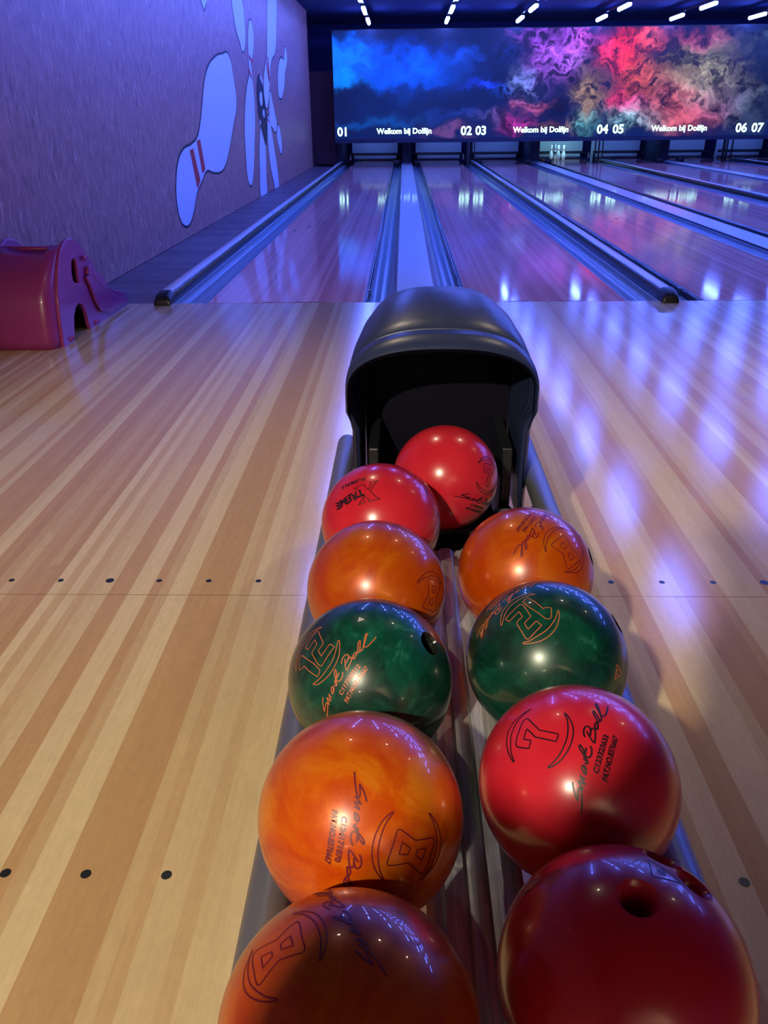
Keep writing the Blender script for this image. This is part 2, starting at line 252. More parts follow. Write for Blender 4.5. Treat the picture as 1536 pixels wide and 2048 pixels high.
def wood(name, tones, rough, coat, bw=0.0273, seg=1.6, across=False, grain=0.35, segmix=0.25, coatr=0.05, bump=0.0, spec=0.5):
    mt, nt, p = newmat(name); g = NT(nt)
    tc = g.n('ShaderNodeTexCoord'); sp = g.n('ShaderNodeSeparateXYZ'); nt.links.new(tc.outputs['Object'], sp.inputs[0])
    x, y = (sp.outputs[1], sp.outputs[0]) if across else (sp.outputs[0], sp.outputs[1])
    xs = g.math('DIVIDE', x, bw); idn = g.math('FLOOR', xs)
    r1 = g.white(g.math('ADD', idn, 11.5)); r2 = g.white(g.math('ADD', g.math('FLOOR', g.math('DIVIDE', idn, 2.0)), 301.5))
    ys = g.math('FLOOR', g.math('DIVIDE', g.math('ADD', y, g.math('MULTIPLY', r1, 9.0)), seg))
    r3 = g.white(g.math('ADD', g.math('MULTIPLY', ys, 7.31), g.math('MULTIPLY', idn, 3.77)))
    f = g.math('ADD', g.math('MULTIPLY', r1, 0.4*(1-segmix)), g.math('MULTIPLY', r2, 0.6*(1-segmix)))
    f = g.math('ADD', f, g.math('MULTIPLY', r3, segmix))
    col = g.ramp(f, [(0.0, tones[0]), (0.38, tones[1]), (0.56, tones[2]), (0.75, tones[3])], 'LINEAR')
    gr = g.noise(g.comb(g.math('MULTIPLY', x, 160.0), g.math('MULTIPLY', y, 6.0), g.math('MULTIPLY', r1, 40.0)), 1.0, 4, 0.6)
    gr2 = g.noise(g.comb(g.math('MULTIPLY', x, 45.0), g.math('MULTIPLY', y, 22.0), r1), 1.0, 3, 1.5)
    k = g.math('ADD', g.math('MULTIPLY', g.math('ADD', gr, gr2), grain), 1.0-grain)
    col = g.mix(1.0, col, g.comb(k, k, k), 'MULTIPLY')
    nt.links.new(col, p.inputs['Base Color'])
    rr = g.noise(tc.outputs['Object'], 6.0, 4)
    nt.links.new(g.math('ADD', g.math('MULTIPLY', rr, rough*0.5), rough*0.75), p.inputs['Roughness'])
    p.inputs['Coat Weight'].default_value = coat; p.inputs['Coat Roughness'].default_value = coatr
    p.inputs['Specular IOR Level'].default_value = spec
    if bump:
        bp = g.n('ShaderNodeBump'); bp.inputs['Strength'].default_value = bump; bp.inputs['Distance'].default_value = 0.003
        nt.links.new(g.noise(tc.outputs['Object'], 9.0, 3), bp.inputs['Height']); nt.links.new(bp.outputs[0], p.inputs['Normal'])
    return mt
M_APP = wood('maple_approach', [(0.48, 0.285, 0.13), (0.53, 0.33, 0.15), (0.62, 0.46, 0.235), (0.69, 0.54, 0.29)], 0.155, 0.0, bw=0.0273, seg=2.6, grain=0.22, segmix=0.12, bump=0.05)
M_LANE = wood('maple_lane', [(0.68, 0.27, 0.26), (0.74, 0.31, 0.29), (0.84, 0.38, 0.35), (0.9, 0.44, 0.4)], 0.075, 0.0, bw=0.0273, seg=2.2, grain=0.2, segmix=0.2, spec=0.22)
M_SIDE = wood('grey_side_planks', [(0.10, 0.07, 0.09), (0.13, 0.09, 0.11), (0.17, 0.12, 0.14), (0.2, 0.14, 0.16)], 0.45, 0.0, bw=0.09, seg=0.9, across=True, grain=0.6)
def osb():
    mt, nt, p = newmat('pressed_wood_wall'); g = NT(nt)
    tc = g.n('ShaderNodeTexCoord'); sp = g.n('ShaderNodeSeparateXYZ'); nt.links.new(tc.outputs['Object'], sp.inputs[0])
    y, z = sp.outputs[1], sp.outputs[2]
    wv = g.noise(tc.outputs['Object'], 3.0, 3)
    y2 = g.math('ADD', y, g.math('MULTIPLY', wv, 0.25))
    a = g.noise(g.comb(g.math('MULTIPLY', y2, 26.0), g.math('MULTIPLY', z, 7.0), 0.0), 1.0, 5, 0.8, 0.65)
    c2 = g.noise(g.comb(g.math('MULTIPLY', y2, 60.0), g.math('MULTIPLY', z, 12.0), 3.0), 1.0, 3, 0.5)
    col = g.ramp(a, [(0.32, (0.26, 0.11, 0.09)), (0.47, (0.48, 0.21, 0.165)), (0.60, (0.56, 0.27, 0.21)), (0.74, (0.9, 0.55, 0.48))])
    k = g.math('ADD', g.math('MULTIPLY', c2, 0.5), 0.72)
    col = g.mix(1.0, col, g.comb(k, k, k), 'MULTIPLY')
    nt.links.new(col, p.inputs['Base Color']); p.inputs['Roughness'].default_value = 0.42
    bp = g.n('ShaderNodeBump'); bp.inputs['Strength'].default_value = 0.6; bp.inputs['Distance'].default_value = 0.006
    nt.links.new(a, bp.inputs['Height']); nt.links.new(bp.outputs[0], p.inputs['Normal'])
    return mt
M_OSB = osb()
def pearl(name, c0, c1, c2, scale=5.0, seed=0.0, rough=0.16, lo=0.35, hi=0.7):
    mt, nt, p = newmat(name); g = NT(nt)
    tc = g.n('ShaderNodeTexCoord'); mp = g.n('ShaderNodeMapping'); mp.inputs['Location'].default_value = (seed, seed*0.7, seed*1.3)
    nt.links.new(tc.outputs['Object'], mp.inputs[0])
    q = g.n('ShaderNodeTexNoise'); nt.links.new(mp.outputs[0], q.inputs['Vector']); q.inputs['Scale'].default_value = scale; q.inputs['Detail'].default_value = 2
    add = g.n('ShaderNodeVectorMath', operation='MULTIPLY_ADD'); nt.links.new(q.outputs['Color'], add.inputs[0])
    add.inputs[1].default_value = (0.16, 0.16, 0.16); nt.links.new(mp.outputs[0], add.inputs[2])
    a = g.noise(add.outputs[0], scale*2.2, 6, 1.6, 0.62)
    b2 = g.noise(add.outputs[0], scale*5, 5, 2.5, 0.6)
    col = g.ramp(a, [(lo, c0), ((lo+hi)/2, c1), (hi, c2)])
    col = g.mix(g.math('MULTIPLY', g.math('POWER', b2, 5.0), 1.0), col, (*c2, 1))
    nt.links.new(col, p.inputs['Base Color'])
    p.inputs['Roughness'].default_value = rough; p.inputs['Coat Weight'].default_value = 0.6; p.inputs['Coat Roughness'].default_value = 0.04
    mr = g.n('ShaderNodeMapRange'); nt.links.new(a, mr.inputs[0]); mr.inputs[1].default_value = lo; mr.inputs[2].default_value = hi
    mr.inputs[3].default_value = 0.0; mr.inputs[4].default_value = 0.3
    nt.links.new(mr.outputs[0], p.inputs['Metallic'])
    p.inputs['Roughness'].default_value = 0.3
    return mt
def red_ball():
    mt, nt, p = newmat('red_urethane'); g = NT(nt)
    tc = g.n('ShaderNodeTexCoord')
    a = g.noise(tc.outputs['Object'], 14, 6, 0.5)
    col = g.ramp(a, [(0.3, (0.50, 0.012, 0.028)), (0.7, (0.58, 0.02, 0.036))])
    nt.links.new(col, p.inputs['Base Color'])
    nt.links.new(g.math('ADD', g.math('MULTIPLY', a, 0.12), 0.20), p.inputs['Roughness'])
    p.inputs['Coat Weight'].default_value = 0.35; p.inputs['Coat Roughness'].default_value = 0.06
    return mt
M_RED = red_ball()
M_BLACK = mat('black_plastic', (0.012, 0.013, 0.018), 0.35, noise=0.1)
M_HOOD = mat('dark_hood_plastic', (0.02, 0.03, 0.09), 0.36, noise=0.12, nscale=60, bump=0.12)
M_TUBE = mat('grey_metal_tube', (0.24, 0.25, 0.27), 0.4, 0.6, noise=0.1, nscale=20)
def scratched():
    mt, nt, p = newmat('scratched_steel'); g = NT(nt)
    tc = g.n('ShaderNodeTexCoord'); sp = g.n('ShaderNodeSeparateXYZ'); nt.links.new(tc.outputs['Object'], sp.inputs[0])
    a = g.noise(g.comb(g.math('MULTIPLY', sp.outputs[0], 220.0), g.math('MULTIPLY', sp.outputs[1], 9.0), 0.0), 1.0, 5, 0.6)
    c2 = g.noise(tc.outputs['Object'], 40, 5, 1.0)
    p.inputs['Metallic'].default_value = 0.6
    col = g.ramp(a, [(0.3, (0.36, 0.37, 0.38)), (0.7, (0.7, 0.71, 0.72))]); nt.links.new(col, p.inputs['Base Color'])
    nt.links.new(g.math('ADD', g.math('MULTIPLY', c2, 0.3), 0.2), p.inputs['Roughness'])
    bp = g.n('ShaderNodeBump'); bp.inputs['Strength'].default_value = 0.25; bp.inputs['Distance'].default_value = 0.001
    nt.links.new(c2, bp.inputs['Height']); nt.links.new(bp.outputs[0], p.inputs['Normal'])
    return mt
M_STEEL = scratched()
M_GUT = mat('blue_grey_gutter_plastic', (0.16, 0.25, 0.34), 0.24)
M_CAP = mat('pale_cap_strip', (0.72, 0.78, 0.8), 0.3, coat=0.3, noise=0.1)
M_RAILB = mat('black_bumper_rail', (0.01, 0.012, 0.02), 0.2)
M_CEIL = mat('dark_ceiling', (0.006, 0.015, 0.09), 0.85, bump=0.2)
M_DARK = mat('navy_machine_frame', (0.02, 0.03, 0.06), 0.5, bump=0.1)
M_BACK = mat('dark_brown_panel', (0.14, 0.05, 0.07), 0.6, bump=0.2)
M_PANEL = mat('grey_blue_pit_curtain', (0.3, 0.36, 0.42), 0.4, noise=0.1)
M_MURW = mat('white_mural_paint', (0.68, 0.74, 0.78), 0.5, bump=0.15)
M_MURK = mat('black_mural_paint', (0.012, 0.012, 0.02), 0.5, bump=0.15)
M_MURR = mat('red_mural_paint', (0.55, 0.02, 0.03), 0.5, bump=0.15)
M_PINK = mat('magenta_toy_plastic', (0.34, 0.035, 0.19), 0.32, coat=0.2, noise=0.06)
M_PIN = mat('glossy_pin_white', (0.9, 0.93, 0.9), 0.2, coat=0.6, noise=0.05)
M_PINR = mat('red_pin_band', (0.6, 0.03, 0.04), 0.25, noise=0.05)
M_TUBEL = mat('blue_tube_diffuser', (0.8, 0.8, 0.8), 0.4, emit=BLUE, strength=TUBE_STRENGTH)
M_TEXTE = mat('screen_lettering', (0, 0, 0), 0.5, emit=(0.55, 1.0, 0.85), strength=3.2)
M_SEAM = mat('dark_seam', (0.17, 0.085, 0.04), 0.4, noise=0.1)
M_DOT = mat('black_inlay_dot', (0.015, 0.02, 0.02), 0.3, noise=0.1)
INK = mat('black_ink', (0.02, 0.004, 0.01), 0.4, noise=0.1)
INKP = mat('purple_ink', (0.13, 0.006, 0.02), 0.4, noise=0.1)
INKO = mat('orange_ink', (0.55, 0.13, 0.05), 0.4, noise=0.1)

# ------------------------------------------------------------------ setting
LW = 1.0664; G1 = 0.7136; G2 = 0.527
XW = -2.37
lanes = []   # (left, right)
x = -G1/2-LW
for i in range(8):
    lanes.append((x, x+LW)); x += LW+(G1 if i % 2 == 0 else G2)
XR = 14.4
def quad(name, pts, mt, parent=None, sub=1):
    b = bmesh.new(); b.faces.new([b.verts.new(q) for q in pts]); return link(name, b, mt, parent)
# floor of the approach, from the foul line back behind the camera, with inlaid dots and seams as surface pattern
b = bmesh.new()
box(b, XW-0.1, XR, -9.4, -0.004, -0.15, 0.0)
def disc(b, x, y, r, z=0.0006, mat=1, n=14):
    vs = [b.verts.new((x+r*math.cos(k*2*PI/n), y+r*math.sin(k*2*PI/n), z)) for k in range(n)]
    f = b.faces.new(vs); f.material_index = mat
for a, c_ in lanes[:7]:
    cx = (a+c_)/2
    for k in range(-3, 4):
        dx = k*5*LW/39
        disc(b, cx+dx, -3.631, 0.0115 if k == 0 else 0.008)
        disc(b, cx+dx, -4.5745, 0.0115 if k == 0 else 0.009)
        disc(b, cx+dx, -0.10, 0.006)
def strip(b, x0, x1, y0, y1, z=0.0005, mat=2):
    f = b.faces.new([b.verts.new(q) for q in ((x0, y0, z), (x1, y0, z), (x1, y1, z), (x0, y1, z))]); f.material_index = mat
strip(b, XW, XR, -3.7038, -3.7025)
strip(b, XW, XR, -6.1, -6.097)
fl = link('floor', b, [M_APP, M_DOT, M_SEAM]); tag(fl, kind='structure')
def struct(o): o['kind'] = 'structure'; return o
b = bmesh.new(); box(b, XW-0.1, XR, -0.004, 19.6, -0.35, -0.2); struct(link('floor_under_lanes', b, M_DARK))
b = bmesh.new(); box(b, XW, lanes[0][0]-0.36, 0.0, 16.6, -0.2, -0.004); struct(link('floor_side', b, M_SIDE))
b = bmesh.new(); box(b, XW-0.12, XW, -9.4, 16.4, 0, 3.35); struct(link('wall_left', b, M_OSB))
b = bmesh.new(); box(b, XR, XR+0.12, -9.4, 19.6, 0, 3.35); struct(link('wall_right', b, M_BACK))
b = bmesh.new(); box(b, XW-1.0, XR+0.12, 19.6, 19.75, -0.2, 3.35); struct(link('wall_back', b, M_CEIL))
b = bmesh.new(); box(b, XW-0.12, XR+0.12, -9.55, -9.4, 0, 3.35); struct(link('wall_front', b, mat('cream_bounce_wall', (0.62, 0.5, 0.4), 0.7, bump=0.1)))  # unseen wall, cream chosen so it bounces the fill spot's light
b = bmesh.new(); box(b, XW-1.0, XR+0.12, -9.55, 19.75, 3.35, 3.45); struct(link('ceiling', b, M_CEIL))
b = bmesh.new(); box(b, XW-1.0, XW-0.9, 16.4, 19.6, -0.2, 3.35); struct(link('wall_alcove', b, M_CEIL))
b = bmesh.new(); box(b, XW-0.9, XW, 16.4, 19.6, -0.2, -0.004); struct(link('floor_alcove', b, M_SIDE))
b = bmesh.new(); box(b, XW-0.9, -1.86, 17.3, 17.36, -0.004, 2.15); struct(link('wall_service', b, M_BACK))
b = bmesh.new(); box(b, XW-0.0, -1.98, 17.26, 17.3, 0.02, 0.52); struct(link('trim_1', b, M_BACK))

# lanes
ORD = ['first', 'second', 'third', 'fourth', 'fifth', 'sixth', 'seventh', 'eighth']
for i, (a, c_) in enumerate(lanes):
    t = thing('bowling_lane', f'{ORD[i]} polished maple bowling lane from the mural wall', 'bowling lane', ((a+c_)/2, 0, 0), 0, 'polished bowling lanes')
    b = bmesh.new(); box(b, -LW/2, LW/2, 0.0, 19.15, -0.06, 0.0)
    for k in range(-3, 4):
        y = 4.777-abs(k)*0.3; x = k*5*LW/39
        vs = [b.verts.new(q) for q in ((x-0.016, y-0.07, 0.0006), (x+0.016, y-0.07, 0.0006), (x, y+0.08, 0.0006))]
        f = b.faces.new(vs); f.material_index = 1
    for k in (-4, -3, -2, 2, 3, 4): disc(b, k*3*LW/39*1.05, 2.1, 0.007)
    link('lane_bed', b, [M_LANE, M_DOT], t)
    b = bmesh.new()
    if i < 3:
        rr = random.Random(i)
        for k in range(18):
            x = -0.3+0.6*rr.random(); strip(b, x, x+0.02+0.05*rr.random(), 0.006, 0.010+0.01*rr.random(), 0.0007, 0)
    strip(b, -LW/2, LW/2, 0.0, 0.005, 0.0008, 0)
    link('foul_line', b, M_SEAM, t)
def gutter(x0, x1, side, label):
    w_ = x1-x0; n = 16
    prof = [(x0, -0.001)]+[(x0+w_/2-math.cos(k*PI/n)*w_*0.46, -0.006-math.sin(k*PI/n)**0.8*0.062) for k in range(n+1)]+[(x1, -0.001)]
    t = thing('gutter', label, 'gutter', (0, 0, 0), 0, 'blue-grey gutters beside the lanes')
    extrude_y('channel', prof, 0.0, 17.6, M_GUT, t, smooth=40, n=24)
    boxo('gutter_front', M_GUT, t, x0, x1, -0.004, 0.0, -0.1, -0.002)
    if side:
        xe = x1-0.02 if side > 0 else x0+0.02
        b = bmesh.new(); box(b, xe-0.014, xe+0.014, 0.03, 16.9, -0.05, -0.008, bev=0.005)
        link('bumper_rail', b, M_RAILB, t, 30)
        b = bmesh.new(); box(b, xe-0.018, xe+0.018, 0.42, 0.50, -0.05, -0.004, bev=0.004); link('rail_joint', b, M_BLACK, t)
        b = bmesh.new(); box(b, x0+0.05 if side > 0 else x0+0.01, x1-0.01 if side > 0 else x1-0.05, 16.9, 17.15, -0.02, 0.1, bev=0.02)
        link('bumper_drive_box', b, M_BLACK, t, 30)
def raised_cap(x0, x1, label):
    t = thing('lane_divider', label, 'lane divider', (0, 0, 0), 0, 'narrow raised dividers')
    xm = (x0+x1)/2; hw = (x1-x0)/2; h = 0.075
    prof = [(xm-hw, -0.05), (xm-hw, h*0.55), (xm-hw*0.86, h*0.86), (xm-hw*0.6, h), (xm+hw*0.6, h), (xm+hw*0.86, h*0.86), (xm+hw, h*0.55), (xm+hw, -0.05)]
    extrude_y('rail', prof, 0.02, 17.3, M_RAILB, t, smooth=50, n=12)
    prof = [(xm-hw*0.72, h*0.96), (xm-hw*0.6, h+0.003), (xm+hw*0.6, h+0.003), (xm+hw*0.72, h*0.96)]
    extrude_y('top_strip', prof, 0.03, 17.3, M_CAP, t, smooth=50, n=12)
    b = bmesh.new(); secs = []
    for k in range(9):
        a = k/8*PI/2; s = math.cos(a); y = 0.04-0.12*math.sin(a)
        hh = max(h*1.12*math.cos(a)**0.7, 0.0005)
        secs.append([(xm-hw*1.05, y, -0.0), (xm-hw*1.05, y, hh*0.55), (xm-hw*0.88, y, hh*0.86), (xm-hw*0.6, y, hh), (xm+hw*0.6, y, hh), (xm+hw*0.88, y, hh*0.86), (xm+hw*1.05, y, hh*0.55), (xm+hw*1.05, y, 0.0)])
    loft(b, secs); bmesh.ops.recalc_face_normals(b, faces=b.faces)
    link('end_cap', b, M_BLACK, t, 60)
def flat_cap(x0, x1, label):
    t = thing('lane_divider', label, 'lane divider', (0, 0, 0), 0, 'wide flat dividers')
    prof = [(x0, -0.08), (x0, 0.016), (x0+0.008, 0.022), (x1-0.008, 0.022), (x1, 0.016), (x1, -0.08)]
    extrude_y('cover_strip', prof, 0.0, 5.2, M_CAP, t, smooth=30)
    extrude_y('cover_strip', prof, 5.203, 17.5, M_CAP, t, smooth=30)
    boxo('side_channel', M_RAILB, t, x0-0.005, x0, 0.0, 16.8, -0.08, 0.012); boxo('side_channel', M_RAILB, t, x1, x1+0.005, 0.0, 16.8, -0.08, 0.012)
a0 = lanes[0][0]
gutter(a0-0.235, a0, 0, 'gutter at the left edge of the first lane, nearest the mural wall')
raised_cap(a0-0.345, a0-0.237, 'raised pale-topped rail along the dark side planks by the mural wall')
for i in range(7):
    r, l2 = lanes[i][1], lanes[i+1][0]
    pr = f'between the {ORD[i]} and {ORD[i+1]} lanes from the mural wall'
    if i % 2 == 0:
        gutter(r, r+0.216, -1, f'left one of the two gutters {pr}'); gutter(l2-0.216, l2, 1, f'right one of the two gutters {pr}')
        flat_cap(r+0.222, l2-0.222, f'wide flat pale blue divider {pr}')
    else:
        gutter(r, r+0.22, 0, f'left one of the two gutters {pr}'); gutter(l2-0.2, l2, 1, f'right one of the two gutters {pr}')
        raised_cap(r+0.222, l2-0.202, f'narrow raised divider {pr}')

# pinsetter frames under the screen
M_PINL = mat('pin_light_blue', (0.8, 0.8, 0.8), 0.4, emit=(0.12, 0.25, 1.0), strength=34)
M_PINL4 = mat('pin_light_cyan', (0.8, 0.8, 0.8), 0.4, emit=(0.35, 0.8, 1.0), strength=48)
M_STAT = mat('status_strip_glow', (0.8, 0.8, 0.8), 0.4, emit=(0.5, 0.7, 1.0), strength=2.2)
for i, (a, c_) in enumerate(lanes):
    cx = (a+c_)/2
    t = thing('pinsetter', f'pinsetter opening at the end of the {ORD[i]} lane from the mural wall', 'pinsetter', (cx, 17.6, 0), 0, 'pinsetters under the screen')
    boxo('pit_curtain', M_PANEL, t, -0.64, 0.64, 1.45, 1.48, 0.20, 0.62, bev=0.004)
    b = bmesh.new(); box(b, -0.74, 0.74, 1.2, 1.24, 0.155, 0.19, bev=0.004); link('sweep_bar', b, M_BLACK, t)
    b = bmesh.new(); box(b, -0.6, 0.6, 1.5, 1.54, 0.03, 0.13, bev=0.01); link('ball_cushion', b, M_PANEL, t)
    boxo('pin_light', M_BLACK, t, -0.5, 0.5, 0.40, 0.445, 0.53, 0.595, bev=0.003)
    b = bmesh.new(); box(b, -0.48, 0.48, 0.446, 0.452, 0.535, 0.59)
    o = link('light_strip', b, M_PINL4 if i == 3 else M_PINL, t)
    if i in (0, 1, 3, 5, 6):
        b = bmesh.new(); box(b, -0.36 if i == 0 else -0.42, 0.36, 0.292, 0.299, 0.575, 0.588); link('status_strip', b, M_STAT, t)
    for s in (-1, 1):
        if (i % 2 == 0) == (s < 0) or (i == 0 and s < 0):
            b = bmesh.new(); box(b, s*0.70-0.012, s*0.70+0.012, 0.05, 0.09, -0.05, 0.6); link('frame_post', b, M_BLACK, t)
            b = bmesh.new(); lathe(b, [(0, 0), (0.03, 0.0), (0.035, 0.02), (0.02, 0.06), (0.022, 0.12), (0, 0.13)], 12, Matrix.Translation((s*0.64, 0.55, 0.06)))
            link('roller', b, M_STEEL, t, 60)
for i in range(0, 7, 2):
    xm = (lanes[i][1]+lanes[i+1][0])/2
    boxo('machine_pillar', M_DARK, None, xm-0.115, xm+0.115, 17.55, 19.3, -0.1, 0.62, bev=0.006)
    tag(COL.objects[-1], f'wide dark pillar under the screen between the {ORD[i]} and {ORD[i+1]} lanes', 'pillar', 'dark pillars under the screen')
for i in range(1, 7, 2):
    xm = (lanes[i][1]+lanes[i+1][0])/2
    t = thing('machine_upright', f'pair of thin dark uprights under the screen between the {ORD[i]} and {ORD[i+1]} lanes', 'upright', (xm, 17.9, 0), 0, 'thin uprights under the screen')
    for s in (-0.045, 0.045): boxo('post', M_BLACK, t, s-0.014, s+0.014, -0.03, 0.03, -0.1, 0.6)
    boxo('panel', M_PANEL, t, -0.03, 0.03, 0.6, 0.62, -0.1, 0.6)
boxo('machine_pillar', M_DARK, None, -1.86, -1.70, 17.4, 19.2, -0.2, 0.62, bev=0.006)
tag(COL.objects[-1], 'dark corner pillar under the left end of the screen', 'pillar', 'dark pillars under the screen')

# pins standing on the fourth lane
cx4 = (lanes[3][0]+lanes[3][1])/2
def pin_mesh():
    prof = [(0, 0), (0.026, 0), (0.0285, 0.006), (0.036, 0.02), (0.0496, 0.057), (0.0583, 0.095), (0.0605, 0.1143), (0.0587, 0.135), (0.0496, 0.172), (0.036, 0.21), (0.0263, 0.24), (0.0232, 0.26), (0.0228, 0.27), (0.024, 0.29), (0.0285, 0.315), (0.0322, 0.343), (0.030, 0.362), (0.02, 0.377), (0.008, 0.3805), (0, 0.381)]
    b = bmesh.new(); lathe(b, prof, 28); bmesh.ops.recalc_face_normals(b, faces=b.faces); return b
def band_mesh(z0, z1, r):
    b = bmesh.new(); lathe(b, [(r-0.001, z0), (r+0.0008, z0+0.001), (r+0.0008, z1-0.001), (r-0.001, z1)], 28); return b
pin0 = None
for (px, py, lab) in ((-0.305, 18.52, 'leftmost glowing white bowling pin on the fourth lane'), (-0.1524, 18.29, 'second standing bowling pin from the left on the fourth lane'),
                      (-0.125, 18.95, 'rear bowling pin half hidden between two others on the fourth lane'), (0.0, 18.35, 'rightmost glowing white bowling pin on the fourth lane')):
    if pin0 is None:
        t = thing('bowling_pin', lab, 'bowling pin', (cx4+px, py, 0), 0, 'bowling pins on the fourth lane')
        link('pin_body', pin_mesh(), M_PIN, t, 60)
        link('neck_band', band_mesh(0.243, 0.255, 0.0262), M_PINR, t, 60); link('neck_band', band_mesh(0.266, 0.278, 0.0235), M_PINR, t, 60)
        pin0 = t
    else:
        t = pin0.copy(); COL.objects.link(t); t.location = (cx4+px, py, 0); t['label'] = lab
        for ch in list(pin0.children): c2 = ch.copy(); COL.objects.link(c2); c2.parent = t

# ------------------------------------------------------------------ the long screen
SX0, SX1, SZ0, SZ1, SY = -1.78, 12.2, 0.615, 2.94, 16.3
def screen_mesh():
    nx, nz = 1240, 206
    PX = lambda px: -1.78+(px-670)*0.01204
    PZ = lambda py: 0.615+(277-py)*0.01065
    rng = np.random.RandomState(4)
    X, Z = np.meshgrid(np.linspace(SX0, SX1, nx), np.linspace(SZ0, SZ1, nz))
    def vn(u, v, seed):
        ui = np.floor(u).astype(int); vi = np.floor(v).astype(int); fu = u-ui; fv = v-vi
        fu = fu*fu*(3-2*fu); fv = fv*fv*(3-2*fv)
        T = np.random.RandomState(seed).rand(512, 512)
        g = lambda a, c_: T[a % 512, c_ % 512]
        return (g(ui, vi)*(1-fu)+g(ui+1, vi)*fu)*(1-fv)+(g(ui, vi+1)*(1-fu)+g(ui+1, vi+1)*fu)*fv
    def fbm(u, v, seed, o=5, ridge=False):
        s = 0; a = 0.5; t = 0
        for k in range(o):
            n = vn(u*2**k+k*17, v*2**k+k*9, seed+k)
            if ridge: n = 1-abs(2*n-1)
            s = s+a*n; t += a; a *= 0.55
        return s/t
    wx = (fbm(X*1.6, Z*1.6, 10)-0.5)*1.2+(fbm(X*6, Z*6, 20)-0.5)*0.4
    wz = (fbm(X*1.6+50, Z*1.6, 30)-0.5)*1.2+(fbm(X*5+9, Z*5, 40)-0.5)*0.4
    XX = X+wx*0.6; ZZ = Z+wz*0.6
    blobs = [(760,112,115,34,(0,75,255),1.2),(700,118,60,38,(20,110,255),1),(770,150,140,14,(0,75,235),1),(695,156,45,13,(0,135,235),1),
     (850,130,70,30,(0,80,235),.8),(800,190,170,45,(0,45,125),.7),(975,172,38,10,(25,60,245),1.3),(932,115,26,16,(25,70,215),1),(1020,188,26,16,(30,90,245),1),
     (1000,110,40,25,(20,50,150),.6),(1120,110,45,48,(165,85,240),1.6),(1085,72,60,20,(150,75,235),1.3),(1060,162,28,30,(110,130,225),1.3),(1075,212,30,14,(195,90,150),1.2),
     (1165,75,35,30,(200,80,215),1.4),(1150,130,30,30,(150,100,210),1.2),(1252,85,30,34,(245,35,55),1.7),(1225,112,22,24,(225,45,90),1.3),(1290,78,40,22,(205,70,80),1.2),(1385,80,55,20,(165,60,110),1.1),
     (1285,150,60,36,(200,75,70),1.3),(1242,192,20,20,(225,50,110),1.3),(1275,205,30,15,(190,60,140),1),(1178,195,30,45,(180,145,115),1.4),(1380,130,65,38,(135,130,110),1.3),(1410,172,80,26,(140,132,115),1.2),
     (1350,222,95,34,(190,78,90),1.3),(1440,200,60,45,(105,90,135),1),(1490,222,50,45,(60,90,112),1),(1505,80,70,26,(60,82,112),.9),(1280,238,45,24,(70,180,205),1.4),(1180,252,28,18,(45,165,185),1.3),
     (1000,240,45,10,(95,80,150),.7),(1045,255,34,16,(190,50,165),1.1),(900,262,50,8,(125,80,140),.6),(760,243,95,12,(10,85,185),.9),(1115,258,40,12,(150,100,110),1),(930,235,60,12,(30,60,170),.8),
     (1600,150,90,60,(40,70,100),1),(1750,120,90,50,(120,70,140),1),(1700,220,80,40,(30,90,150),1)]
    acc = np.zeros(X.shape+(3,)); W = np.full(X.shape, 0.0)
    for (px, py, rx, ry, c_, wt) in blobs:
        a, e = PX(px), PZ(py); sx, sz = rx*0.01204, ry*0.01065
        w_ = wt*np.exp(-(((XX-a)/sx)**2+((ZZ-e)/sz)**2)*1.1)
        cl = np.array([(v/255)**2.2 for v in c_])
        acc += w_[..., None]*cl; W += w_
    base = np.array([0.0005, 0.009, 0.085])
    stretch = np.clip((X-PX(1250))/2, -1, 1)
    fil = fbm(XX*4.5+stretch*ZZ, ZZ*7.5, 60, 6, True)
    fil2 = fbm(XX*2.0, ZZ*2.5, 80, 5)
    dx, dz = XX-PX(1235), (ZZ-PZ(160))*1.15; rr = np.sqrt(dx*dx+dz*dz)+0.02; an = np.arctan2(dz, dx)
    rad = fbm(an*7+rr*0.8+30, rr*2.2+wx*1.5, 90, 6, True)
    rmix = np.clip((X-PX(1180))/1.2, 0, 1)*0.75
    fil = fil*(1-rmix)+rad*rmix
    I = np.clip((fil-0.45)*2.6, 0.08, 2.0)*np.clip(fil2*2.0-0.15, 0.15, 1.6)
    smooth = np.clip((PX(1000)-X)/1.0, 0, 1)
    I = I*(1-smooth)+smooth*np.clip(fil2*1.6-0.05, 0.2, 1.4)
    col = acc/(W[..., None]+0.35)*np.clip(W, 0, 1.3)[..., None]*I[..., None]*1.5+base*(1-np.clip(W, 0, .9))[..., None]
    for (px, py) in ((1112, 222), (1155, 165)):
        d = np.exp(-(((XX-PX(px))/0.32)**2+((ZZ-PZ(py))/0.28)**2)); col *= (1-0.85*d)[..., None]
    co = np.zeros((nx*nz, 3), np.float32); co[:, 0] = X.ravel(); co[:, 1] = SY; co[:, 2] = Z.ravel()
    me = bpy.data.meshes.new('picture'); me.vertices.add(nx*nz); me.vertices.foreach_set('co', co.ravel())
    i = np.arange((nx-1)*(nz-1)); r = i//(nx-1); c_ = i % (nx-1); v0 = r*nx+c_
    q = np.stack([v0, v0+1, v0+nx+1, v0+nx], 1).astype(np.int32)
    me.loops.add(q.size); me.loops.foreach_set('vertex_index', q.ravel())
    me.polygons.add(len(q)); me.polygons.foreach_set('loop_start', np.arange(0, q.size, 4, dtype=np.int32)); me.polygons.foreach_set('loop_total', np.full(len(q), 4, np.int32))
    me.update(calc_edges=True)
    at = me.color_attributes.new('smoke', 'FLOAT_COLOR', 'POINT')
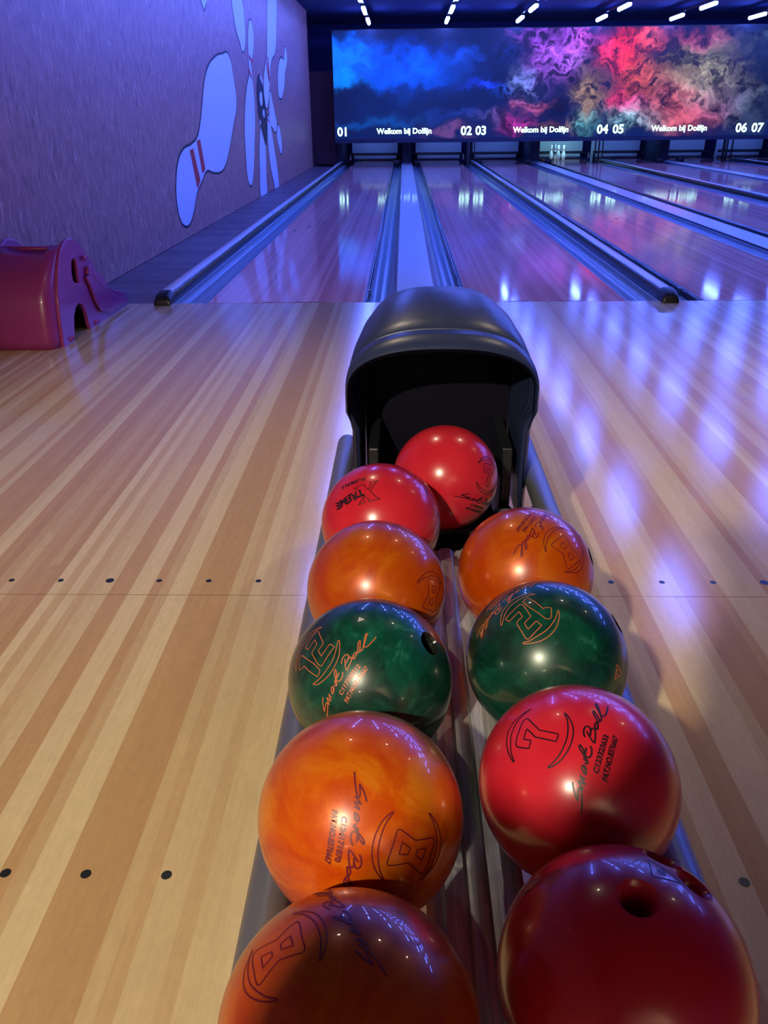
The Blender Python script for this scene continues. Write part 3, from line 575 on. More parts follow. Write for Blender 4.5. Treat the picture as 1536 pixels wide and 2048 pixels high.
    rgba = np.ones((nx*nz, 4), np.float32); rgba[:, :3] = col.reshape(-1, 3); at.data.foreach_set('color', rgba.ravel())
    return me
mt, nt, p = newmat('screen_picture'); ca = nt.nodes.new('ShaderNodeVertexColor'); ca.layer_name = 'smoke'
nt.links.new(ca.outputs[0], p.inputs['Emission Color']); p.inputs['Emission Strength'].default_value = 1.1
p.inputs['Base Color'].default_value = (0.01, 0.01, 0.015, 1); p.inputs['Roughness'].default_value = 0.4
scr = thing('video_screen', 'long video screen with coloured smoke picture hanging over the lane ends', 'screen', ((SX0+SX1)/2, SY, SZ0))
def unparent_keep(o, par):
    o.parent = par; o.matrix_parent_inverse = Matrix.Translation(par.location).inverted(); return o
unparent_keep(link('picture', screen_mesh(), mt), scr)
unparent_keep(boxo('screen_cabinet', M_BLACK, None, SX0-0.01, SX1+0.01, SY+0.004, SY+0.12, SZ0-0.005, SZ1+0.02), scr)
unparent_keep(boxo('lower_lip', M_DARK, None, SX0-0.01, SX1+0.01, SY-0.01, SY+0.16, SZ0-0.085, SZ0-0.006, bev=0.005), scr)
def scr_text(s, px, size, z, fat, name='lettering', shear=0.0):
    me = text(s, size, fat, shear, 'CENTER')
    xc = -1.78+(px-670)*0.01204
    mapped(me, lambda c_: Vector((xc+c_.x, SY-0.006, z+c_.y)))
    unparent_keep(link(name, me, M_TEXTE), scr)
for s, px in (('01', 686), ('02', 939), ('03', 969), ('04', 1216), ('05', 1248), ('06', 1496), ('07', 1528), ('08', 1776)):
    scr_text(s, px, 0.275, 0.695, 0.007, 'lane_number')
for px in (812, 1091, 1371, 1651): scr_text('Welkom bij Dolfijn', px, 0.175, 0.735, 0.0045, 'greeting')

# hanging lights over the lanes
rows = [(-0.91, 'first'), (0.92, 'second'), (2.60, 'third'), (4.47, 'fourth'), (6.19, 'fifth'), (8.02, 'sixth'), (9.75, 'seventh')]
lamp0 = None
for rx, rn in rows:
    t = boxo('lighting_track', M_BLACK, None, rx-0.02, rx+0.02, 0.2, 17.2, 3.17, 3.21)
    tag(t, f'long dark ceiling track of the {rn} row of blue lights from the mural wall', 'track', 'ceiling light tracks')
    for k in range(8):
        y = 16.1-2.12*k
        lab = f'{ORD[k]} blue-white tube light from the screen in the {rn} ceiling row from the mural wall'
        if lamp0 is None:
            l = thing('tube_light', lab, 'ceiling light', (rx, y, 3.1), 0, 'blue-white tube lights over the lanes')
            boxo('housing', M_BLACK, l, -0.045, 0.045, -0.48, 0.48, 0.03, 0.07, bev=0.005)
            b = bmesh.new(); tube(b, [(0, -0.45, 0.0), (0, 0.45, 0.0)], 0.04, 14); link('diffuser', b, M_TUBEL, l, 50)
            lamp0 = l
        else:
            l = lamp0.copy(); COL.objects.link(l); l.location = (rx, y, 3.1); l['label'] = lab
            for ch in list(lamp0.children): c2 = ch.copy(); COL.objects.link(c2); c2.parent = l
# round ceiling spots whose glints show on the balls
M_SPOTG = mat('warm_spot_glass', (0.8, 0.8, 0.8), 0.3, emit=(1.0, 0.85, 0.65), strength=90)
for i, s in enumerate(SPOTS):
    x, y, z = s[0]
    t = thing('ceiling_spot', ['round warm ceiling spot above the approach, nearest the mural wall', 'round warm ceiling spot above the approach, right of the hood', 'round warm ceiling spot above the approach, farthest right', 'round warm ceiling spot behind the photographer'][i], 'ceiling light', (x, y, z+0.02))
    b = bmesh.new(); lathe(b, [(0.055, 0.0), (0.07, 0.0), (0.07, 0.12), (0.02, 0.14), (0.02, 0.475), (0, 0.475)], 20); link('housing', b, M_BLACK, t, 40)
    b = bmesh.new(); lathe(b, [(0.0, 0.012), (0.054, 0.012)], 20); link('lens', b, M_SPOTG, t)

# ------------------------------------------------------------------ mural on the left wall (painted flat on the boards)
def wall_shape(L, off, smooth=True, grow=0.0, thick=0.0):
    if grow:
        P = [Vector(q) for q in L]; N = len(P); c0 = sum(P, Vector((0, 0)))/N; out = []
        area = sum(P[i].x*P[(i+1) % N].y-P[(i+1) % N].x*P[i].y for i in range(N))
        for i in range(N):
            t = (P[(i+1) % N]-P[(i-1) % N]).normalized(); nn = Vector((t.y, -t.x))*(1 if area > 0 else -1)
            out.append(P[i]+nn*grow)
        L = out
    me = shape([L], smooth=smooth)
    return mapped(me, lambda c_: Vector((XW+off+c_.z, c_.x, c_.y)))
def mural_pin(key, label, stripes, smooth=True):
    o = link('mural_pin', wall_shape(MURAL[key], 0.0015, smooth, 0.028), M_MURK)
    tag(o, label, 'mural', 'bowling pins painted on the left wall')
    link('white_fill', wall_shape(MURAL[key], 0.003, smooth), M_MURW, o)
    for s in stripes:
        c2 = link('stripe', wall_shape(MURAL[s], 0.0045, False), M_MURR, o); c2['label'] = 'red painted stripe'
mural_pin('big', 'largest painted white bowling pin, tilted, with two red neck stripes, nearest on the wall', ['big_s1', 'big_s2'])
mural_pin('m2', 'tall upright painted pin with red stripes just right of the largest pin', ['m2_s1', 'm2_s2'])
mural_pin('m3', 'painted pin cut by the photo top, leaning, above and left of the striped upright pin', [])
mural_pin('m4', 'long painted pin with red stripes above the black painted ball', ['m4_s1', 'm4_s2'])
mural_pin('m5', 'small double-lobed painted pin farthest right and high on the wall', [])
mural_pin('m6', 'painted pin directly below the black painted ball, reaching the floor', [])
mural_pin('m7', 'painted pin leaning right at the floor, right of the one below the black ball', ['m7_s1'])
mural_pin('m8', 'painted pin behind the black painted ball, at mid height on its right', [])
mural_pin('m9', 'short narrow painted pin, lowest right of the cluster', [])
mural_pin('m10', 'pointed dark tip of a painted pin at the photo top, farthest left', [], False)
o = link('mural_ball', wall_shape(MURAL['ball'], 0.006, True), M_MURK); tag(o, 'black painted bowling ball with white glints amid the painted pins', 'mural')
for L in MURAL['ball_d']: link('glint', wall_shape(L, 0.0075, True), M_MURW, o)
# the sharp painted shine on the largest pin's shoulder
# ------------------------------------------------------------------ elephant slide
sl = thing('elephant_slide', 'pink plastic elephant-shaped toddler slide against the mural wall', 'toy slide', (-2.15, -0.6, 0))
SO = [(a, max(z, 0.0)) for a, z in SLIDE['out']]
def slide_panel(xc, name):
    me = shape([SO, SLIDE['ear']], depth=0.012, bevel=0.006)
    mapped(me, lambda c_: Vector((xc+c_.z-sl.location.x, c_.x-sl.location.y, max(c_.y, 0.0))))
    return link(name, me, M_PINK, sl, 40)
slide_panel(-1.985, 'side_panel'); slide_panel(-2.33, 'side_panel')
X0, X1 = -2.335+2.15, -1.99+2.15
def ext_x(name, prof, x0, x1, par, thick=0.02, n=2):
    b = bmesh.new(); loft(b, [[(x0+(x1-x0)*i/(n-1), y-sl.location.y, z) for y, z in prof] for i in range(n)])
    bmesh.ops.recalc_face_normals(b, faces=b.faces)
    o = link(name, b, M_PINK, par, 35); md = o.modifiers.new('s', 'SOLIDIFY'); md.thickness = thick; md.offset = 0; return o
edge = [(0.0, -1.14), (0.054, -1.138), (0.159, -1.124), (0.26, -1.102), (0.357, -1.059), (0.432, -1.011), (0.486, -0.962), (0.514, -0.911)]
b = bmesh.new(); secs = []
for z, ye in edge:
    yb = ye-0.075*(1-max(0, z-0.36)/0.2*0.8); row = []
    for k in range(5): row.append((-2.338+0.28*k/4, yb, z*(1-0.05*math.sin(PI*k/6)) if z > 0.4 else z))
    for k in range(1, 7):
        a = k/6*PI/2; row.append((-2.058+0.068*math.sin(a), yb+(ye-yb)*(1-math.cos(a)), z))
    secs.append([(x-sl.location.x, y-sl.location.y, q) for x, y, q in row])
loft(b, secs); bmesh.ops.recalc_face_normals(b, faces=b.faces)
o = link('back_panel', b, M_PINK, sl, 60); md = o.modifiers.new('s', 'SOLIDIFY'); md.thickness = 0.008; md.offset = -1
ext_x('seat', [(-0.935, 0.50), (-0.87, 0.47), (-0.8, 0.45), (-0.72, 0.42)], X0, X1, sl)
ext_x('chute', [(-0.72, 0.42), (-0.62, 0.30), (-0.5, 0.19), (-0.38, 0.11), (-0.24, 0.05), (-0.10, 0.022), (-0.01, 0.018)], X0, X1, sl, 0.02, 3)
# trunk-shaped raised moulding, ear, eye and toes on the near side panel
me = shape([SLIDE['trunk']], depth=0.012, bevel=0.004, smooth=True); mapped(me, lambda c_: Vector((0.19+c_.z, c_.x-sl.location.y, c_.y))); link('trunk_moulding', me, M_PINK, sl, 40)
b = bmesh.new(); bmesh.ops.create_uvsphere(b, u_segments=16, v_segments=10, radius=0.018, matrix=Matrix.Translation((0.19, SLIDE['eye'][0][0]-sl.location.y, SLIDE['eye'][0][1])) @ Matrix.Scale(0.6, 4, (1, 0, 0)))
link('eye', b, M_PINK, sl, 180)
b = bmesh.new()
for y, z in ((-1.05, 0.022), (-1.02, 0.022), (-0.64, 0.022), (-0.61, 0.022)):
    bmesh.ops.create_uvsphere(b, u_segments=12, v_segments=8, radius=0.013, matrix=Matrix.Translation((0.178, y-sl.location.y, z)))
link('toes', b, M_PINK, sl, 180)
# the lower leg-side of the chute
me = shape([[(-0.70, 0.30), (-0.655, 0.24), (-0.62, 0.15), (-0.55, 0.07), (-0.41, 0.035), (-0.2, 0.03), (-0.02, 0.03), (-0.25, 0.10), (-0.42, 0.17), (-0.55, 0.27), (-0.62, 0.31)]], depth=0.006, bevel=0.004)
mapped(me, lambda c_: Vector((0.19+c_.z, c_.x-sl.location.y, c_.y))); link('chute_rim', me, M_PINK, sl, 40)

# ------------------------------------------------------------------ ball return
br = thing('ball_return', 'ball return rack with black plastic hood and steel rails holding the bowling balls', 'ball return', (0, -4.4, 0))
OY = 4.4
def bro(o): o.parent = br; o.matrix_parent_inverse = Matrix.Translation((0, OY, 0)); return o
def section(y, w_, zt, n=2.5, zc=0.60, foot=True, wl=0.187, zl=0.30):
    pts = []
    if foot: pts += [(-wl, y, zl), (-wl, y, 0.40), (-wl-0.001, y, 0.515), (-w_, y, 0.558)]
    N = 36
    for k in range(N+1):
        a = PI-k*PI/N; ca, sa = math.cos(a), math.sin(a)
        pts.append((w_*math.copysign(abs(ca)**(2/n), ca), y, zc+(zt-zc)*abs(sa)**(2/n)))
    if foot: pts += [(w_, y, 0.558), (wl+0.001, y, 0.515), (wl, y, 0.40), (wl, y, zl)]
    return pts
HOOD_BAND = [(-3.832, 0.198, 0.688), (-3.846, 0.205, 0.700), (-3.838, 0.209, 0.712), (-3.815, 0.210, 0.722), (-3.792, 0.209, 0.728), (-3.786, 0.204, 0.724)]
HOOD_DOME = [(-3.786, 0.203, 0.723), (-3.780, 0.207, 0.731), (-3.75, 0.2065, 0.743), (-3.70, 0.204, 0.758), (-3.62, 0.196, 0.771), (-3.54, 0.184, 0.771), (-3.46, 0.168, 0.752), (-3.39, 0.149, 0.72), (-3.33, 0.13, 0.67), (-3.28, 0.11, 0.61)]
b = bmesh.new(); loft(b, [section(*s) for s in HOOD_BAND]); bmesh.ops.recalc_face_normals(b, faces=b.faces)
o = bro(link('hood_front_band', b, M_HOOD, None, 50)); md = o.modifiers.new('s', 'SOLIDIFY'); md.thickness = 0.008; md.offset = -1
b = bmesh.new()
def dsec(y, w_, zt):
    t = max(0, (y+3.75)/0.45)
    return section(y, w_*(1-0.03*min(t, 1)), zt, 2.5+0.6*min(t, 1), 0.60-0.1*min(t, 1)**1.5*0.6, wl=min(0.187, w_), zl=0.30)
loft(b, [dsec(*s) for s in HOOD_DOME]); bmesh.ops.recalc_face_normals(b, faces=b.faces)
o = bro(link('hood_dome', b, M_HOOD, None, 50)); md = o.modifiers.new('s', 'SOLIDIFY'); md.thickness = 0.008; md.offset = -1
# close the back; a near-black panel inside stands in for the hood's shade
b = bmesh.new(); bk = dsec(*HOOD_DOME[-1]); b.faces.new([b.verts.new(q) for q in bk]); bro(link('hood_back', b, M_HOOD))
b = bmesh.new(); ins = section(-3.60, 0.178, 0.748, 2.4, wl=0.176); b.faces.new([b.verts.new(q) for q in ins]); bro(link('inner_shade_panel', b, mat('hood_inside_shade', (0.002, 0.002, 0.010), 0.7, spec=0.15, noise=0.1)))
for s in (-1, 1):
    b = bmesh.new(); box(b, s*0.150-0.012, s*0.150+0.012, -3.83, -3.62, 0.0, 0.47, bev=0.004); bro(link('hood_leg', b, M_BLACK))
    b = bmesh.new(); tube(b, [(s*0.148, -3.84, 0.33), (s*0.162, -3.86, 0.325), (s*0.18, -3.90, 0.335), (s*0.195, -3.93, 0.36), (s*0.205, -3.94, 0.375)], 0.009, 10)
    bro(link('rail_bracket', b, M_BLACK, None, 60))
    xc = -0.228 if s < 0 else 0.220
    b = bmesh.new()
    zt_ = 0.377 if s < 0 else 0.386
    tube(b, [(xc, -5.9, zt_), (xc, -3.57, zt_), (xc, -3.56, zt_), (xc, -3.552, zt_), (xc, -3.548, zt_)], [0.025, 0.025, 0.0235, 0.018, 0.008], 28)
    bro(link('side_rail', b, M_TUBE, None, 60))
    b = bmesh.new(); box(b, min(xc, s*0.06), max(xc, s*0.06), -4.52, -4.49, 0.325, 0.345); box(b, min(xc, s*0.06), max(xc, s*0.06), -5.32, -5.29, 0.325, 0.345)
    bro(link('cross_arm', b, M_BLACK))
b = bmesh.new(); box(b, 0.112, 0.165, -4.02, -3.93, 0.335, 0.372, bev=0.006); bro(link('lift_block', b, M_TUBE))
b = bmesh.new(); box(b, -0.06, 0.06, -5.7, -3.6, 0.27, 0.33, bev=0.006); bro(link('beam', b, M_BLACK))
for y in (-5.3, -4.2):
    b = bmesh.new(); box(b, -0.05, 0.05, y-0.05, y+0.05, 0.02, 0.28, bev=0.006); box(b, -0.14, 0.14, y-0.09, y+0.09, 0.0, 0.02, bev=0.005); bro(link('pedestal', b, M_BLACK))
prof = [(-0.088, 0.322), (-0.080, 0.345), (-0.066, 0.364), (-0.058, 0.376), (-0.050, 0.380), (-0.043, 0.376), (-0.036, 0.367), (-0.014, 0.364), (-0.010, 0.369), (0.0, 0.371), (0.010, 0.369), (0.014, 0.364), (0.030, 0.366), (0.037, 0.374), (0.044, 0.378), (0.051, 0.375), (0.060, 0.364), (0.074, 0.345), (0.082, 0.322)]
bro(extrude_y('centre_plate', prof, -5.85, -4.11, M_STEEL, None, smooth=25, n=30))
b = bmesh.new(); box(b, -0.12, 0.12, -3.98, -3.62, 0.05, 0.345, bev=0.01); bro(link('lift_housing', b, M_BLACK))

# ------------------------------------------------------------------ bowling balls
ORANGE1 = pearl('orange_pearl', (0.36, 0.035, 0.0003), (0.46, 0.066, 0.0003), (0.58, 0.13, 0.003), 3.6, 1.0, lo=0.38, hi=0.64)
ORANGE2 = pearl('orange_pearl_swirl', (0.42, 0.036, 0.0003), (0.56, 0.078, 0.0003), (0.74, 0.20, 0.006), 4.2, 3.7, lo=0.38, hi=0.62)
GREEN1 = pearl('green_pearl', (0.001, 0.022, 0.014), (0.0015, 0.07, 0.042), (0.06, 0.36, 0.25), 4.0, 2.0, lo=0.44, hi=0.76)
GREEN2 = pearl('green_pearl_dark', (0.001, 0.018, 0.012), (0.0015, 0.055, 0.033), (0.05, 0.32, 0.22), 3.4, 5.0, lo=0.46, hi=0.8)
M_HOLE = mat('dark_bore', (0.01, 0.012, 0.012), 0.15, noise=0.05)
def hole_cutter(n, r_in, r_out, depth=0.05, chamfer=0.007, slant=0.0):
    b = bmesh.new()
    lathe(b, [(0, 0.02), (r_out+0.004, 0.02), (r_out, 0.0005), ((r_in+r_out)/2-0.0005, -chamfer*0.5), (r_in+0.0015, -chamfer), (r_in, -chamfer-0.004), (r_in*0.98, -depth), (0, -depth-0.004)], 40)
    bmesh.ops.recalc_face_normals(b, faces=b.faces)
    nz = Vector(n).normalized(); q = nz.to_track_quat('Z', 'Y')
    M = Matrix.Translation(nz*(R0-0.0012)) @ q.to_matrix().to_4x4()
    for v in b.verts: v.co = M @ v.co
    me = bpy.data.meshes.new('cut'); b.to_mesh(me); b.free(); return me
def sphere_map(n, e, hgt=0.00035):
    n = Vector(n).normalized(); e = Vector(e).normalized(); f = n.cross(e)
    def fn(q):
        x, y = q[0], q[1]; r = math.hypot(x, y)
        if r < 1e-9: return n*(R0+hgt)
        t = (e*x+f*y)/r; th = r/0.10795
        return (n*math.cos(th)+t*math.sin(th))*(R0+hgt)
    return fn
def ball(key, label, mt, holes=(), ink=None, digit=None, serial=None, boremat=None):
    loc = Vector(BALLPOS[key])
    t = thing('bowling_ball', label, 'bowling ball', loc, 0, 'bowling balls on the return rack')
    b = bmesh.new(); bmesh.ops.create_uvsphere(b, u_segments=128, v_segments=72, radius=R0)
    q = Vector((0.3, 0.8, -0.5)).to_track_quat('Z', 'Y').to_matrix()
    for v in b.verts: v.co = q @ v.co
    o = link('ball_body', b, [mt, boremat or mt], t, 50)
    for i, (n, ri, ro) in enumerate(holes):
        cm = hole_cutter(n, ri, ro); cm.materials.append(mt); cm.materials.append(boremat or mt)
        for pl in cm.polygons: pl.material_index = 1 if boremat else 0
        co = bpy.data.objects.new('cut', cm); COL.objects.link(co); co.parent = t
        md = o.modifiers.new('h', 'BOOLEAN'); md.operation = 'DIFFERENCE'; md.object = co; md.solver = 'EXACT'
        bpy.context.view_layer.update(); dg = bpy.context.evaluated_depsgraph_get()
        me = bpy.data.meshes.new_from_object(o.evaluated_get(dg)); o.modifiers.clear(); o.data = me
        bpy.data.objects.remove(co)
    if holes:
        o.data.name = 'ball_body'; o.data.shade_smooth(); o.data.set_sharp_from_angle(angle=math.radians(28))
    if ink and digit:
        n, e = LOGO[key]; fn0 = sphere_map(n, e); mm = lambda P: [(a/1000, c_/1000) for a, c_ in P]
        b = bmesh.new()
        lw = 0.0010 if ink is INKO else 0.0013 if ink is INKP else 0.0015
        cres = CRES12 if digit is TWELVE else CRES
        for L in cres: ribbon(b, subdiv(catmull(mm(L), True, 3), True, 0.002), lw, fn0, True)
        for L in digit: ribbon(b, subdiv(mm(L), True, 0.002), lw, fn0, True)
        link('weight_mark', b, ink, t)
        b = bmesh.new()
        for L in SMART: ribbon(b, catmull(mm(L), False, 5), lw*1.3, fn0)
        link('script_mark', b, ink, t)
        if serial:
            for s, p0, p1, h in ((serial, (-0.0326, -0.0663), (0.0114, -0.0726), 0.0052), ('PAT.NO.8376667', (-0.0385, -0.0758), (0.0143, -0.0821), 0.0056)):
                me = text(s, h/0.7, 0.0002 if ink is INKO else 0.0004, 0.0)
                wd = max(v.co.x for v in me.vertices); d = Vector(p1)-Vector(p0); L = d.length; d.normalize(); nn = Vector((-d.y, d.x)); p0 = Vector(p0)
                mapped(me, lambda c_: fn0(p0+d*(c_.x*L/wd+c_.y*0.15)+nn*c_.y)); link('serial_mark', me, ink, t)
    return t
def star_dir(d): return d
H = HOLES
ball('R5', 'red ball at the right front of the rack with three finger holes', M_RED, [(H['R5'][0], 0.0118, 0.0188), (H['R5'][1], 0.0115, 0.018), (H['R5'][2], 0.0115, 0.018)])
rb5 = COL.objects['bowling_ball']
b = bmesh.new(); Vt = [Vector(v).normalized() for v in TRI]
cn = sum(Vt, Vector())/4; cn.normalize(); e = (Vt[2]-Vt[0]); e = (e-cn*e.dot(cn)).normalized(); f5 = cn.cross(e)
def inv(v): 
    th = math.acos(max(-1, min(1, v.dot(cn)))); tt = v-cn*v.dot(cn); tt.normalize(); return Vector((tt.dot(e), tt.dot(f5)))*th*0.10795
fn5 = sphere_map(cn, e); P4 = [inv(v) for v in Vt]
ribbon(b, subdiv([P4[0], P4[1], P4[2]], True, 0.002), 0.0011, fn5, True)
cc = (P4[0]+P4[1]+P4[2])/3
for rr in (0.0022, 0.0045): ribbon(b, [cc+Vector((math.cos(k*PI/6), math.sin(k*PI/6)))*rr*(0.75+0.25*math.cos(3*k)) for k in range(12)], 0.0011, fn5, True)
INKB = mat('blue_ink', (0.03, 0.01, 0.10), 0.4, noise=0.1)
link('triangle_emblem', b, INKB, rb5)
b = bmesh.new()
for L in MARK5:
    v0 = [Vector(q).normalized() for q in L]
    for i in range(len(v0)-1):
        a, c_ = v0[i], v0[i+1]; d = (c_-a).normalized(); s = d.cross(a)*0.006
        b.faces.new([b.verts.new(q*(R0+0.0004)) for q in (a+s, a-s, c_-s, c_+s)])
link('ink_mark', b, INK, rb5)
ball('R4', 'bright red ball marked 7 behind the red ball with finger holes, right row', M_RED, [], INK, SEVEN, 'C123323633')
ball('R3', 'dark green pearl ball marked 12 in the right row', GREEN2, [(H['R3'][0], 0.0135, 0.016)], INKO, TWELVE, 'C117330212', M_HOLE)
ball('R2', 'brownish orange ball marked 8 farthest back in the right row', ORANGE1, [(H['R2'][0], 0.0125, 0.015)], INKP, EIGHT, 'C124171862', M_HOLE)
ball('R1', 'red ball farthest back, in the middle, coming out from under the black hood', M_RED, [], INK, SEVEN, 'C123325521')
ball('L5', 'orange ball at the left front of the rack, half in shadow', ORANGE1, [], INKP, EIGHT, None)
ball('L4', 'bright orange pearl ball second from the front in the left row', ORANGE2, [], INKP, EIGHT, 'C124171870')
ball('L3', 'green pearl ball marked 12 in the left row with one black hole', GREEN1, [(H['L3'][0], 0.0135, 0.0165)], INKO, TWELVE, 'C117330212', M_HOLE)
ball('L2', 'orange ball in the left row between a green and a red ball', ORANGE1, [], INKP, EIGHT, 'C124171871')
ball('L1', 'red ball reading X-SMALL farthest back in the left row', M_RED, [], INK, SEVEN, None)
def emblem(obn, n, size, ink, rot=0.0, fill=False):
    n = Vector(n).normalized(); e = n.cross(Vector((0, 0, 1))).normalized(); fn = sphere_map(n, e)
    P = [Vector((math.cos(rot+k*2*PI/3), math.sin(rot+k*2*PI/3)))*size for k in range(3)]; b = bmesh.new()
    if fill: b.faces.new([b.verts.new(fn(q)) for q in P])
    else:
        ribbon(b, subdiv(P, True, 0.002), 0.001, fn, True)
        ribbon(b, [Vector((math.cos(k*PI/5), math.sin(k*PI/5)))*size*0.36*(1+0.25*math.cos(3*k)) for k in range(10)], 0.001, fn, True)
    link('triangle_emblem', b, ink, COL.objects[obn])
emblem('bowling_ball.002', (0.714, -0.633, 0.298), 0.011, INKO, 0.4)
emblem('bowling_ball.008', (0.308, 0.162, 0.937), 0.012, INKP, 0.9)
emblem('bowling_ball.007', (-0.091, -0.142, 0.986), 0.0055, M_HOLE, 1.5, True)
L1b = COL.objects['bowling_ball.009']
n, e = LOGO['X']; fnx = sphere_map(n, e)
b = bmesh.new()
ribbon(b, subdiv([(a/1000, c_/1000) for a, c_ in BIGX[0]], False, 0.002), 0.0014, fnx); ribbon(b, subdiv([(a/1000, c_/1000) for a, c_ in BIGX[1]], False, 0.002), 0.0014, fnx)
link('large_x_mark', b, INK, L1b)
me = text('X-SMALL', 0.0125, 0.0005, 0.2, space=1.1); wd = max(v.co.x for v in me.vertices)
p0 = Vector((-0.0097, -0.0261)); p1 = Vector((0.0401, -0.0310)); d = (p1-p0).normalized(); nn = Vector((-d.y, d.x)); LL = (p1-p0).length
mapped(me, lambda c_: fnx(p0+d*(c_.x*LL/wd)+nn*(c_.y-0.0078))); link('size_mark', me, INK, L1b)
me = text('TREME', 0.021, 0.0009, 0.0, space=0.95); wd = max(v.co.x for v in me.vertices)
p0 = Vector((0.000, -0.0085)); p1 = Vector((0.0590, -0.0095)); d = (p1-p0).normalized(); nn = Vector((-d.y, d.x)); LL = (p1-p0).length
mapped(me, lambda c_: fnx(p0+d*(c_.x*LL/wd)+nn*(c_.y+0.0015*math.sin(c_.x*400)))); link('block_letter_mark', me, INK, L1b)

# ------------------------------------------------------------------ the photographer, whose shadow falls over the front balls
M_SKIN = mat('skin', (0.55, 0.33, 0.24), 0.5, noise=0.1); M_SHIRT = mat('dark_shirt_cloth', (0.05, 0.055, 0.07), 0.85, bump=0.3)
M_JEANS = mat('dark_jeans_cloth', (0.03, 0.04, 0.08), 0.85, bump=0.3); M_HAIR = mat('brown_hair', (0.05, 0.03, 0.018), 0.6, bump=0.5)
PO = Vector((-0.345, -6.065, 0))
pc = CAM_LOC - _r2*0.026 - _u2*0.055 - _fw*0.016     # centre of the phone
def skin(name, chains, mt, par, lvl=2):
    """chains: lists of (point, radius); a point may repeat an earlier one to branch from it"""
    vs, es, rd = [], [], []
    def vid(q, r):
        for i, v in enumerate(vs):
            if (v-q).length < 1e-5: return i
        vs.append(q); rd.append(r); return len(vs)-1
    for ch in chains:
        ids = [vid(Vector(q), r) for q, r in ch]
        es += [(ids[i], ids[i+1]) for i in range(len(ids)-1)]
    me = bpy.data.meshes.new(name); me.from_pydata([tuple(v) for v in vs], es, [])
    o = bpy.data.objects.new(name, me); COL.objects.link(o)
    md = o.modifiers.new('skin', 'SKIN'); md.use_smooth_shade = True
    for i, sv in enumerate(me.skin_vertices[0].data):
        sv.radius = (rd[i], rd[i]) if not isinstance(rd[i], tuple) else rd[i]; sv.use_root = (i == 0)
    o.modifiers.new('sub', 'SUBSURF').levels = lvl; o.modifiers['sub'].render_levels = lvl
    bpy.context.view_layer.update(); dg = bpy.context.evaluated_depsgraph_get()
    me2 = bpy.data.meshes.new_from_object(o.evaluated_get(dg)); bpy.data.objects.remove(o)
    return link(name, me2, mt, par, 180)
pt = thing('person', 'person in dark shirt and jeans standing behind the rack, holding up a phone', 'person', PO)
L = lambda v: Vector(v)-PO
sh = {}; arms = []
for s in (-1, 1):
    S = Vector((s*0.14, 0.0, 1.478)); 
    W_ = L(pc + _r2*(s*0.055) - _u2*0.115 - _fw*0.05)
    E_ = Vector((s*0.182+(0.05 if s > 0 else 0), 0.09, 1.18))
    K = W_ + (L(pc)+_r2*(s*0.05)-_u2*0.062-_fw*0.015-W_)*0.6
    arms.append([(Vector((0, 0, 1.43)), (0.13, 0.09)), (S, 0.062), (S.lerp(E_, 0.5), 0.046), (E_, 0.038), (E_.lerp(W_, 0.5), 0.034), (W_, 0.024), (K, (0.026, 0.018))])
    for k in range(4):
        base = K + _u2*(0.028-0.019*k) + _fw*0.01
        mid = L(pc)+_r2*(s*0.046)+_u2*(-0.022-0.017*k)+_fw*0.012; tip = L(pc)+_r2*(s*(0.018+0.004*abs(k-1.5)))+_u2*(-0.024-0.017*k)+_fw*0.014
        arms.append([(K, 0.02), (base, 0.0095), (mid, 0.0085), (tip, 0.007)])
    arms.append([(K, 0.02), (K-_fw*0.012+_u2*0.015, 0.011), (L(pc)+_r2*(s*0.040)+_u2*(-0.015)-_fw*0.015, 0.0095), (L(pc)+_r2*(s*0.014)+_u2*(-0.008)-_fw*0.015, 0.0085)])
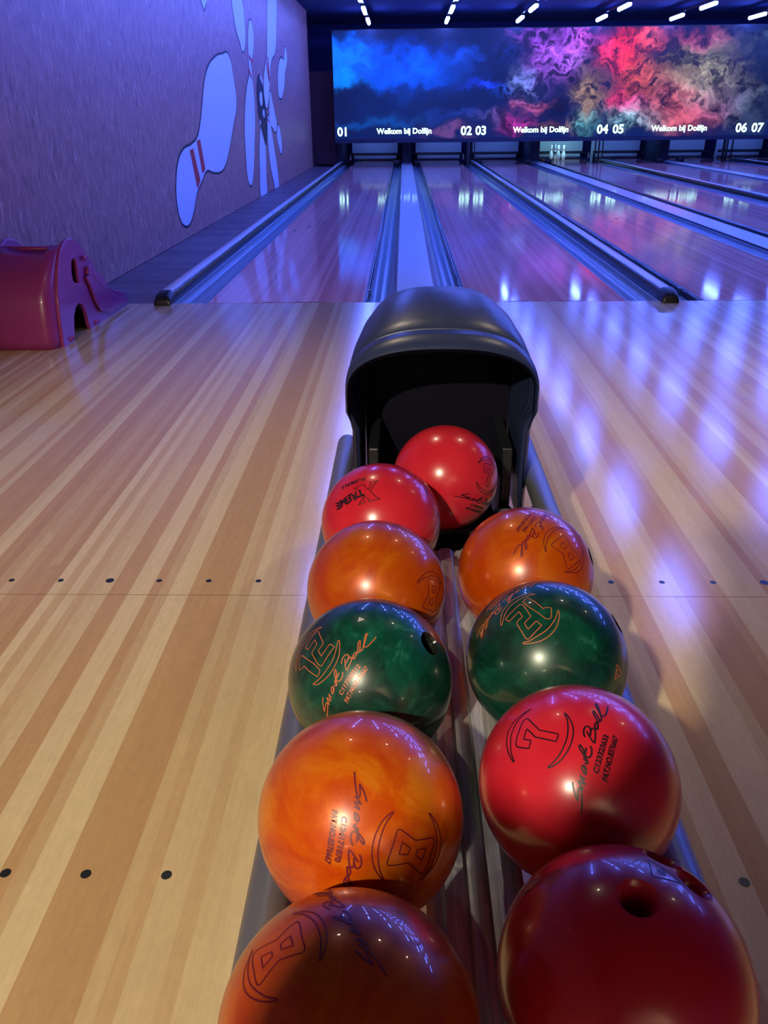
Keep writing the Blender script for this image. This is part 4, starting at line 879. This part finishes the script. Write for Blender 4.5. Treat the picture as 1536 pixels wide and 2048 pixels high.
body = [[((0, 0, 0.97), (0.15, 0.11)), ((0, 0, 1.12), (0.13, 0.095)), ((0, 0, 1.28), (0.14, 0.10)), ((0, 0, 1.43), (0.13, 0.09)), ((0, 0.005, 1.53), 0.072), ((0, 0.03, 1.61), 0.066), ((0, 0.045, 1.70), (0.08, 0.095)), ((0, 0.04, 1.77), (0.068, 0.082))],
        [((0, 0.045, 1.70), 0.08), ((0, 0.138, 1.675), 0.011)], [((0, 0.045, 1.70), 0.08), ((0.084, 0.03, 1.69), 0.012)], [((0, 0.045, 1.70), 0.08), ((-0.084, 0.03, 1.69), 0.012)]]
for s in (-1, 1):
    body.append([((0, 0, 0.97), 0.15), ((s*0.095, 0, 0.86), 0.088), ((s*0.11, 0.01, 0.50), 0.055), ((s*0.12, -0.01, 0.10), 0.038), ((s*0.13, 0.03, 0.05), 0.04), ((s*0.14, 0.15, 0.03), 0.03)])
skin('body', body+arms, M_SKIN, pt)
sleeves = []
for a in (0, 6):
    A = arms[a]; sleeves.append([(A[0][0], (0.145, 0.105)), (A[1][0], 0.085), (Vector((math.copysign(0.18, A[1][0].x), 0, 1.538)), 0.058), (A[1][0].lerp(A[2][0], 0.6)+Vector((0, 0, 0)), 0.076), (A[1][0].lerp(A[2][0], 0.95), 0.064)])
skin('shirt', [[((0, 0, 0.93), (0.165, 0.125)), ((0, 0, 1.12), (0.148, 0.112)), ((0, 0, 1.28), (0.158, 0.118)), ((0, 0, 1.43), (0.145, 0.105)), ((0, 0.003, 1.51), 0.075)]]+sleeves, M_SHIRT, pt)
skin('trousers', [[((0, 0, 0.98), (0.16, 0.12))]+[((s*0.095, 0, 0.86), 0.105), ((s*0.11, 0.01, 0.50), 0.075), ((s*0.12, -0.01, 0.09), 0.062)] for s in (-1, 1)], M_JEANS, pt)
skin('hair', [[((0, 0.03, 1.72), (0.094, 0.1)), ((0, 0.02, 1.785), (0.08, 0.092))], [((0, 0.03, 1.72), (0.094, 0.1)), ((0, -0.03, 1.66), 0.07)]], M_HAIR, pt)
for s in (-1, 1): skin('shoe', [[((s*0.13, -0.03, 0.045), 0.046), ((s*0.135, 0.08, 0.042), 0.046), ((s*0.145, 0.19, 0.032), 0.036)]], M_BLACK, pt)
ph = bmesh.new(); box(ph, -0.0375, 0.0375, -0.076, 0.076, -0.004, 0.004, bev=0.003)
po = link('mobile_phone', ph, M_BLACK, None, 30); mm_ = Matrix((_r2, _u2, -_fw)).transposed().to_4x4(); mm_.translation = pc; po.matrix_world = mm_
tag(po, 'black mobile phone held up in both hands by the person behind the rack', 'phone')
